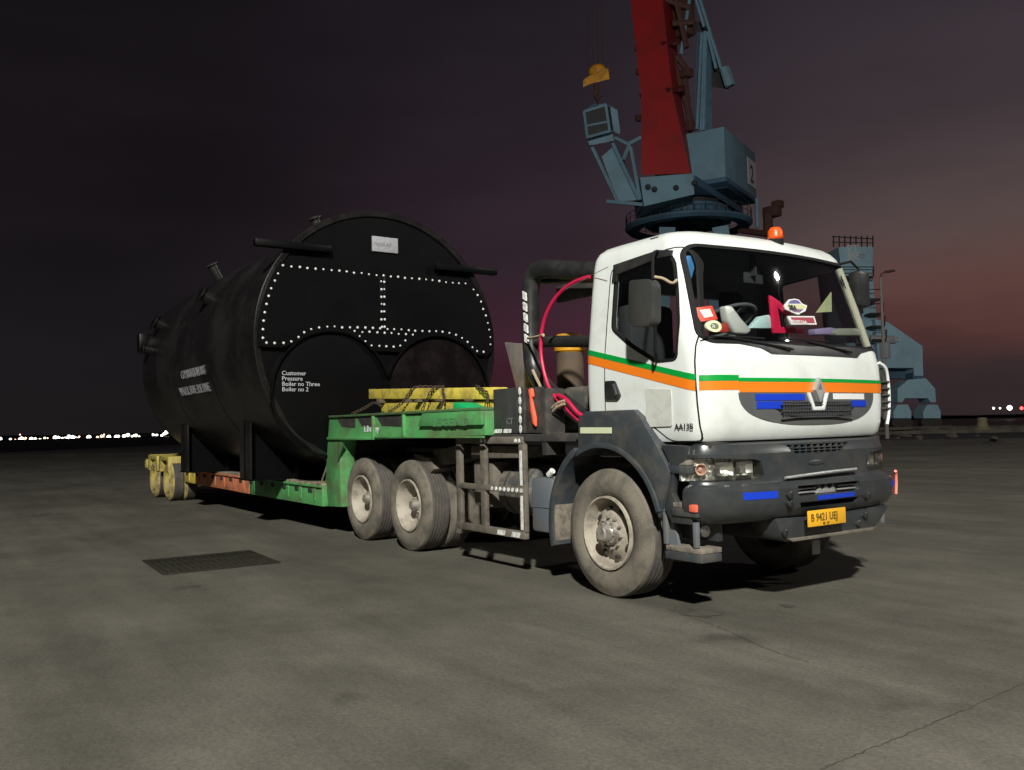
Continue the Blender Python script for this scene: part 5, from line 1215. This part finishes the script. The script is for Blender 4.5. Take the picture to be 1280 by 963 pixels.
for cx_ in (1128, 1165):
    b = MB(); slab(b, [(cx_-11, 515), (cx_-6, 506), (cx_+7, 506), (cx_+11, 515), (cx_+11, 523), (cx_-11, 523)], DG-.2, 2.); BG = part('bogie', b, gantry_blue, GT)
    for dx in (-6, 6):
        p = K(cx_+dx, 528, DG); ax = fh
        b = MB(); b.tube([p, p+fh*1.], .55, 16); part('rail_wheel', b, dark_steel, BG)
b = MB(); slab(b, [(1085, 535), (1190, 532), (1190, 535.5), (1085, 539)], DG-.6, 4.); part('rail_beam', b, concrete_old, GT)
for cx_ in (1100,): 
    b = MB(); slab(b, [(cx_-11, 517), (cx_+9, 515), (cx_+9, 525), (cx_-11, 526)], DG+9, 2.); part('far_bogie', b, crane_blue_dark, GT)
# lamp post by the tower
lp = K(1109, 545, 60); lp.z = .03
LPo = thing('lamp_post', 'thin pale lamp post with short arm in front of the blue gantry tower', 'lamp post', lp)
top = K(1105, 347, 60)
b = MB(); b.tube([(lp.x, lp.y, .03), (lp.x, lp.y, top.z)], [.14, .08], 10); part('post', b, pole_pale, LPo)
b = MB(); tp = Vector((lp.x, lp.y, top.z)); b.tube(bez([tp, tp+rh*.1+Vector((0, 0, .25)), tp+rh*.5+Vector((0, 0, .4))], 5), .05, 8); b.box(-.35, .35, -.15, .15, -.07, .07, .03, T=Matrix.Translation(tp+rh*.65+Vector((0, 0, .42)))); part('lamp_arm', b, crane_brown, LPo)
b = MB(); cc = K(1111, 438, 59.8); b.box(-.3, .3, -.2, .2, -.55, .55, .04, T=Matrix.Translation((lp.x+rh.x*.1, lp.y+rh.y*.1, cc.z))); part('control_box', b, name_grey, LPo)
# bollard at quay
bp_ = H(1228, 531, 'z', .2); bp_ = K(1228, 531, 75); bp_.z = .03
b = MB(); Tb = Matrix.Translation(bp_); b.lathe([(0, .75), (.35, .7), (.45, .5), (.9, .38), (1.1, .42), (1.25, .35), (1.3, 0)], 20, 'z', T=Tb); b.box(-.9, .9, -.7, .7, 0, .25, .05, T=Tb)
solo('mooring_bollard', b, buff_stone, 'buff mooring bollard standing on the quay beyond the yard edge', 'bollard', bp_)
# low debris on the apron
rr = random.Random(11)
for i in range(9):
    px = rr.uniform(1120, 1275); c_ = K(px, 545, rr.uniform(52, 66)); c_.z = .031; s_ = rr.uniform(.15, .4)
    b = MB(); bm_ = bmesh.new(); bmesh.ops.create_icosphere(bm_, subdivisions=2, radius=s_)
    for v in bm_.verts: v.co *= 1+.3*noise.noise(v.co*4+Vector((i*7, 0, 0))); v.co.z = max(v.co.z*.6+.1*s_, 0); v.co += c_
    b.bm(bm_); solo('rubble_lump', b, concrete_old, 'small dull lump of rubble on the dark quay strip right of the truck', 'rubble', c_, 'rubble lumps on the quay strip', smooth=0)

# distant lamps on the far shore
def lamp(px, py, D, r, m, label, group):
    c_ = K(px, py, D); base_ = Vector((c_.x, c_.y, min(0., c_.z-2)))
    r *= 1.2; t = thing('distant_lamp', label, 'lamp', base_, group)
    b = MB(); b.ball(c_, r, sub=2); part('lamp_head', b, m, t)
    b = MB(); b.tube([base_, (c_.x, c_.y, c_.z-r*.9)], .15, 5); part('lamp_pole', b, crane_dark, t)
LL = [(0, 549, 1.9, 0), (13, 549.5, 1.2, 0), (19, 550, .9, 1), (25, 543.5, .7, 1), (27, 548.5, 1.8, 0), (32, 548, 1.1, 1), (39, 549, 1.9, 0), (44, 549, 1.5, 0), (51, 549.5, 1., 2), (56, 547.8, 1.2, 2), (69, 547.5, 2.1, 0), (73, 547.3, 1.6, 0), (78, 548, 1.1, 2), (86, 546, 1.7, 0), (91, 547, 2., 0), (84, 548.5, 1., 0), (99, 546, .9, 1), (111, 547, 2.2, 0), (122, 547, 1.4, 1), (127, 545.5, 1.4, 1), (130, 543.5, .8, 1), (136, 546.5, 2., 0), (145, 546, 1.6, 0), (148, 545.5, 1.2, 0), (155, 545.3, 1.7, 0), (160, 543.8, 1.6, 0), (165, 546, .9, 0), (170, 544.5, 1.6, 2), (174, 546, 1., 2), (191, 543, .8, 2), (195, 544, .8, 0), (202, 544.5, 1., 0), (208, 540.5, 1.9, 0), (205, 542.5, 1.2, 0)]
rl = random.Random(9)
for i in range(26):
    px_ = rl.uniform(0, 176) if i < 20 else rl.uniform(186, 209); LL.append((px_, 549.4-px_*.028+rl.uniform(-.6, 1.0), rl.uniform(.5, .9), rl.choice((0, 0, 1, 2))))
for px, py, r_, k in LL:
    lamp(px, py, 1100, r_, (lamp_white, lamp_warm, lamp_green)[k], ('tiny white light glowing in the row on the far shore at the left', 'tiny orange light glowing in the row on the far shore at the left', 'tiny greenish light glowing in the row on the far shore at the left')[k], ('white lights on the far shore', 'orange lights on the far shore', 'greenish lights on the far shore')[k])
for px, r_ in ((1242, .9), (1250, .7)): lamp(px, 510.5, 700, r_*.8, lamp_white, 'faint small white light at the far right edge of the harbour', 'faint white lights at the far right')
lamp(1262, 510, 700, 1.6, lamp_white, 'largest bright white light at the far right of the harbour', 'bright light at the far right')
lamp(1277, 510.5, 700, 1.1, lamp_red, 'small red light beside the bright white light at the far right', 'red light at the far right')

# ================================================================== WORLD, LIGHTS, CAMERA
w = bpy.data.worlds.new('World'); scn.world = w; w.use_nodes = True; nt = w.node_tree; N = nt.nodes; L = nt.links
bg = N['Background']; tc = N.new('ShaderNodeTexCoord')
def vmath(op, a, b_=None):
    x = N.new('ShaderNodeVectorMath'); x.operation = op; L.new(a, x.inputs[0])
    if b_ is not None: x.inputs[1].default_value = b_
    return x
def mathn(op, a, b_=None, c_=None):
    x = N.new('ShaderNodeMath'); x.operation = op
    for i, q in enumerate((a, b_, c_)):
        if q is None: continue
        if isinstance(q, (int, float)): x.inputs[i].default_value = q
        else: L.new(q, x.inputs[i])
    return x.outputs[0]
nv = vmath('NORMALIZE', tc.outputs['Generated'])
sunaz = (fh*math.cos(R(48))+rh*math.sin(R(48)))
hor = vmath('MULTIPLY', nv.outputs[0], (1, 1, 0)); hn = vmath('NORMALIZE', hor.outputs[0])
az = vmath('DOT_PRODUCT', hn.outputs[0], tuple(sunaz)).outputs['Value']
sep = N.new('ShaderNodeSeparateXYZ'); L.new(nv.outputs[0], sep.inputs[0]); zz = sep.outputs['Z']
mp = N.new('ShaderNodeMapping'); mp.inputs['Scale'].default_value = (1.6, 1.6, 7.); L.new(nv.outputs[0], mp.inputs['Vector'])
nz = N.new('ShaderNodeTexNoise'); nz.inputs['Scale'].default_value = 1.6; nz.inputs['Detail'].default_value = 5; nz.inputs['Roughness'].default_value = .55; L.new(mp.outputs[0], nz.inputs['Vector'])
zw = mathn('ADD', zz, mathn('MULTIPLY', mathn('SUBTRACT', nz.outputs['Fac'], .5), .07))
def ramp(v, stops):
    x = N.new('ShaderNodeValToRGB'); L.new(v, x.inputs[0]); cr_ = x.color_ramp
    while len(cr_.elements) > 1: cr_.elements.remove(cr_.elements[-1])
    cr_.elements[0].position = stops[0][0]; cr_.elements[0].color = lin(stops[0][1])+(1,)
    for p, c_ in stops[1:]:
        e = cr_.elements.new(p); e.color = lin(c_)+(1,)
    return x.outputs[0]
warm = ramp(zw, [(0, (44, 36, 38)), (.05, (50, 40, 42)), (.08, (80, 53, 50)), (.125, (98, 68, 64)), (.20, (82, 68, 66)), (.30, (66, 57, 62)), (.45, (47, 41, 47)), (1, (24, 22, 30))])
mid = ramp(zw, [(0, (40, 29, 32)), (.05, (66, 33, 44)), (.10, (66, 38, 50)), (.18, (50, 37, 45)), (.35, (37, 30, 37)), (.5, (30, 26, 32)), (1, (18, 17, 24))])
cold = ramp(zw, [(0, (27, 24, 25)), (.08, (27, 24, 27)), (.25, (25, 21, 25)), (.5, (22, 19, 23)), (1, (14, 13, 18))])
def smooth(v, a, b_):
    x = N.new('ShaderNodeMapRange'); x.interpolation_type = 'SMOOTHSTEP'; x.inputs[1].default_value = a; x.inputs[2].default_value = b_; L.new(v, x.inputs[0]); return x.outputs[0]
def mixc(f, a, b_):
    x = N.new('ShaderNodeMix'); x.data_type = 'RGBA'; L.new(f, x.inputs['Factor']); L.new(a, x.inputs['A']); L.new(b_, x.inputs['B']); return x.outputs['Result']
sky = mixc(smooth(az, .70, .97), mixc(smooth(az, .35, .74), cold, mid), warm)
mul = N.new('ShaderNodeVectorMath'); mul.operation = 'SCALE'; L.new(sky, mul.inputs[0])
mr = N.new('ShaderNodeMapRange'); mr.inputs[1].default_value = .3; mr.inputs[2].default_value = .7; mr.inputs[3].default_value = .82; mr.inputs[4].default_value = 1.18; L.new(nz.outputs['Fac'], mr.inputs[0]); L.new(mr.outputs[0], mul.inputs['Scale'])
L.new(mul.outputs[0], bg.inputs['Color']); bg.inputs['Strength'].default_value = 1.

def point(name, loc_, power, col, rad):
    l = bpy.data.lights.new(name, 'POINT'); l.energy = power; l.color = col; l.shadow_soft_size = rad
    o_ = bpy.data.objects.new(name, l); COL.objects.link(o_); o_.location = loc_; return o_
point('yard_floodlight', (23., -17.5, 20.5), 84000, (1., .985, .905), .65)
point('second_floodlight', (21.5, 33, 23.5), 9000, (1., .97, .90), .35)

cam = bpy.data.cameras.new('camera'); co = bpy.data.objects.new('camera', cam); COL.objects.link(co)
cam.sensor_width = 36; cam.lens = F*36/1280; cam.clip_end = 9000; cam.clip_start = .05
M = Matrix((RV, UV, -FV)).transposed().to_4x4(); M.translation = CAM; co.matrix_world = M
scn.camera = co
scn.view_settings.view_transform = 'Standard'; scn.view_settings.look = 'None'; scn.view_settings.exposure = 0; scn.view_settings.gamma = 1; scn.view_settings.use_curve_mapping = False
scn.cycles.max_bounces = 6; scn.cycles.transparent_max_bounces = 12
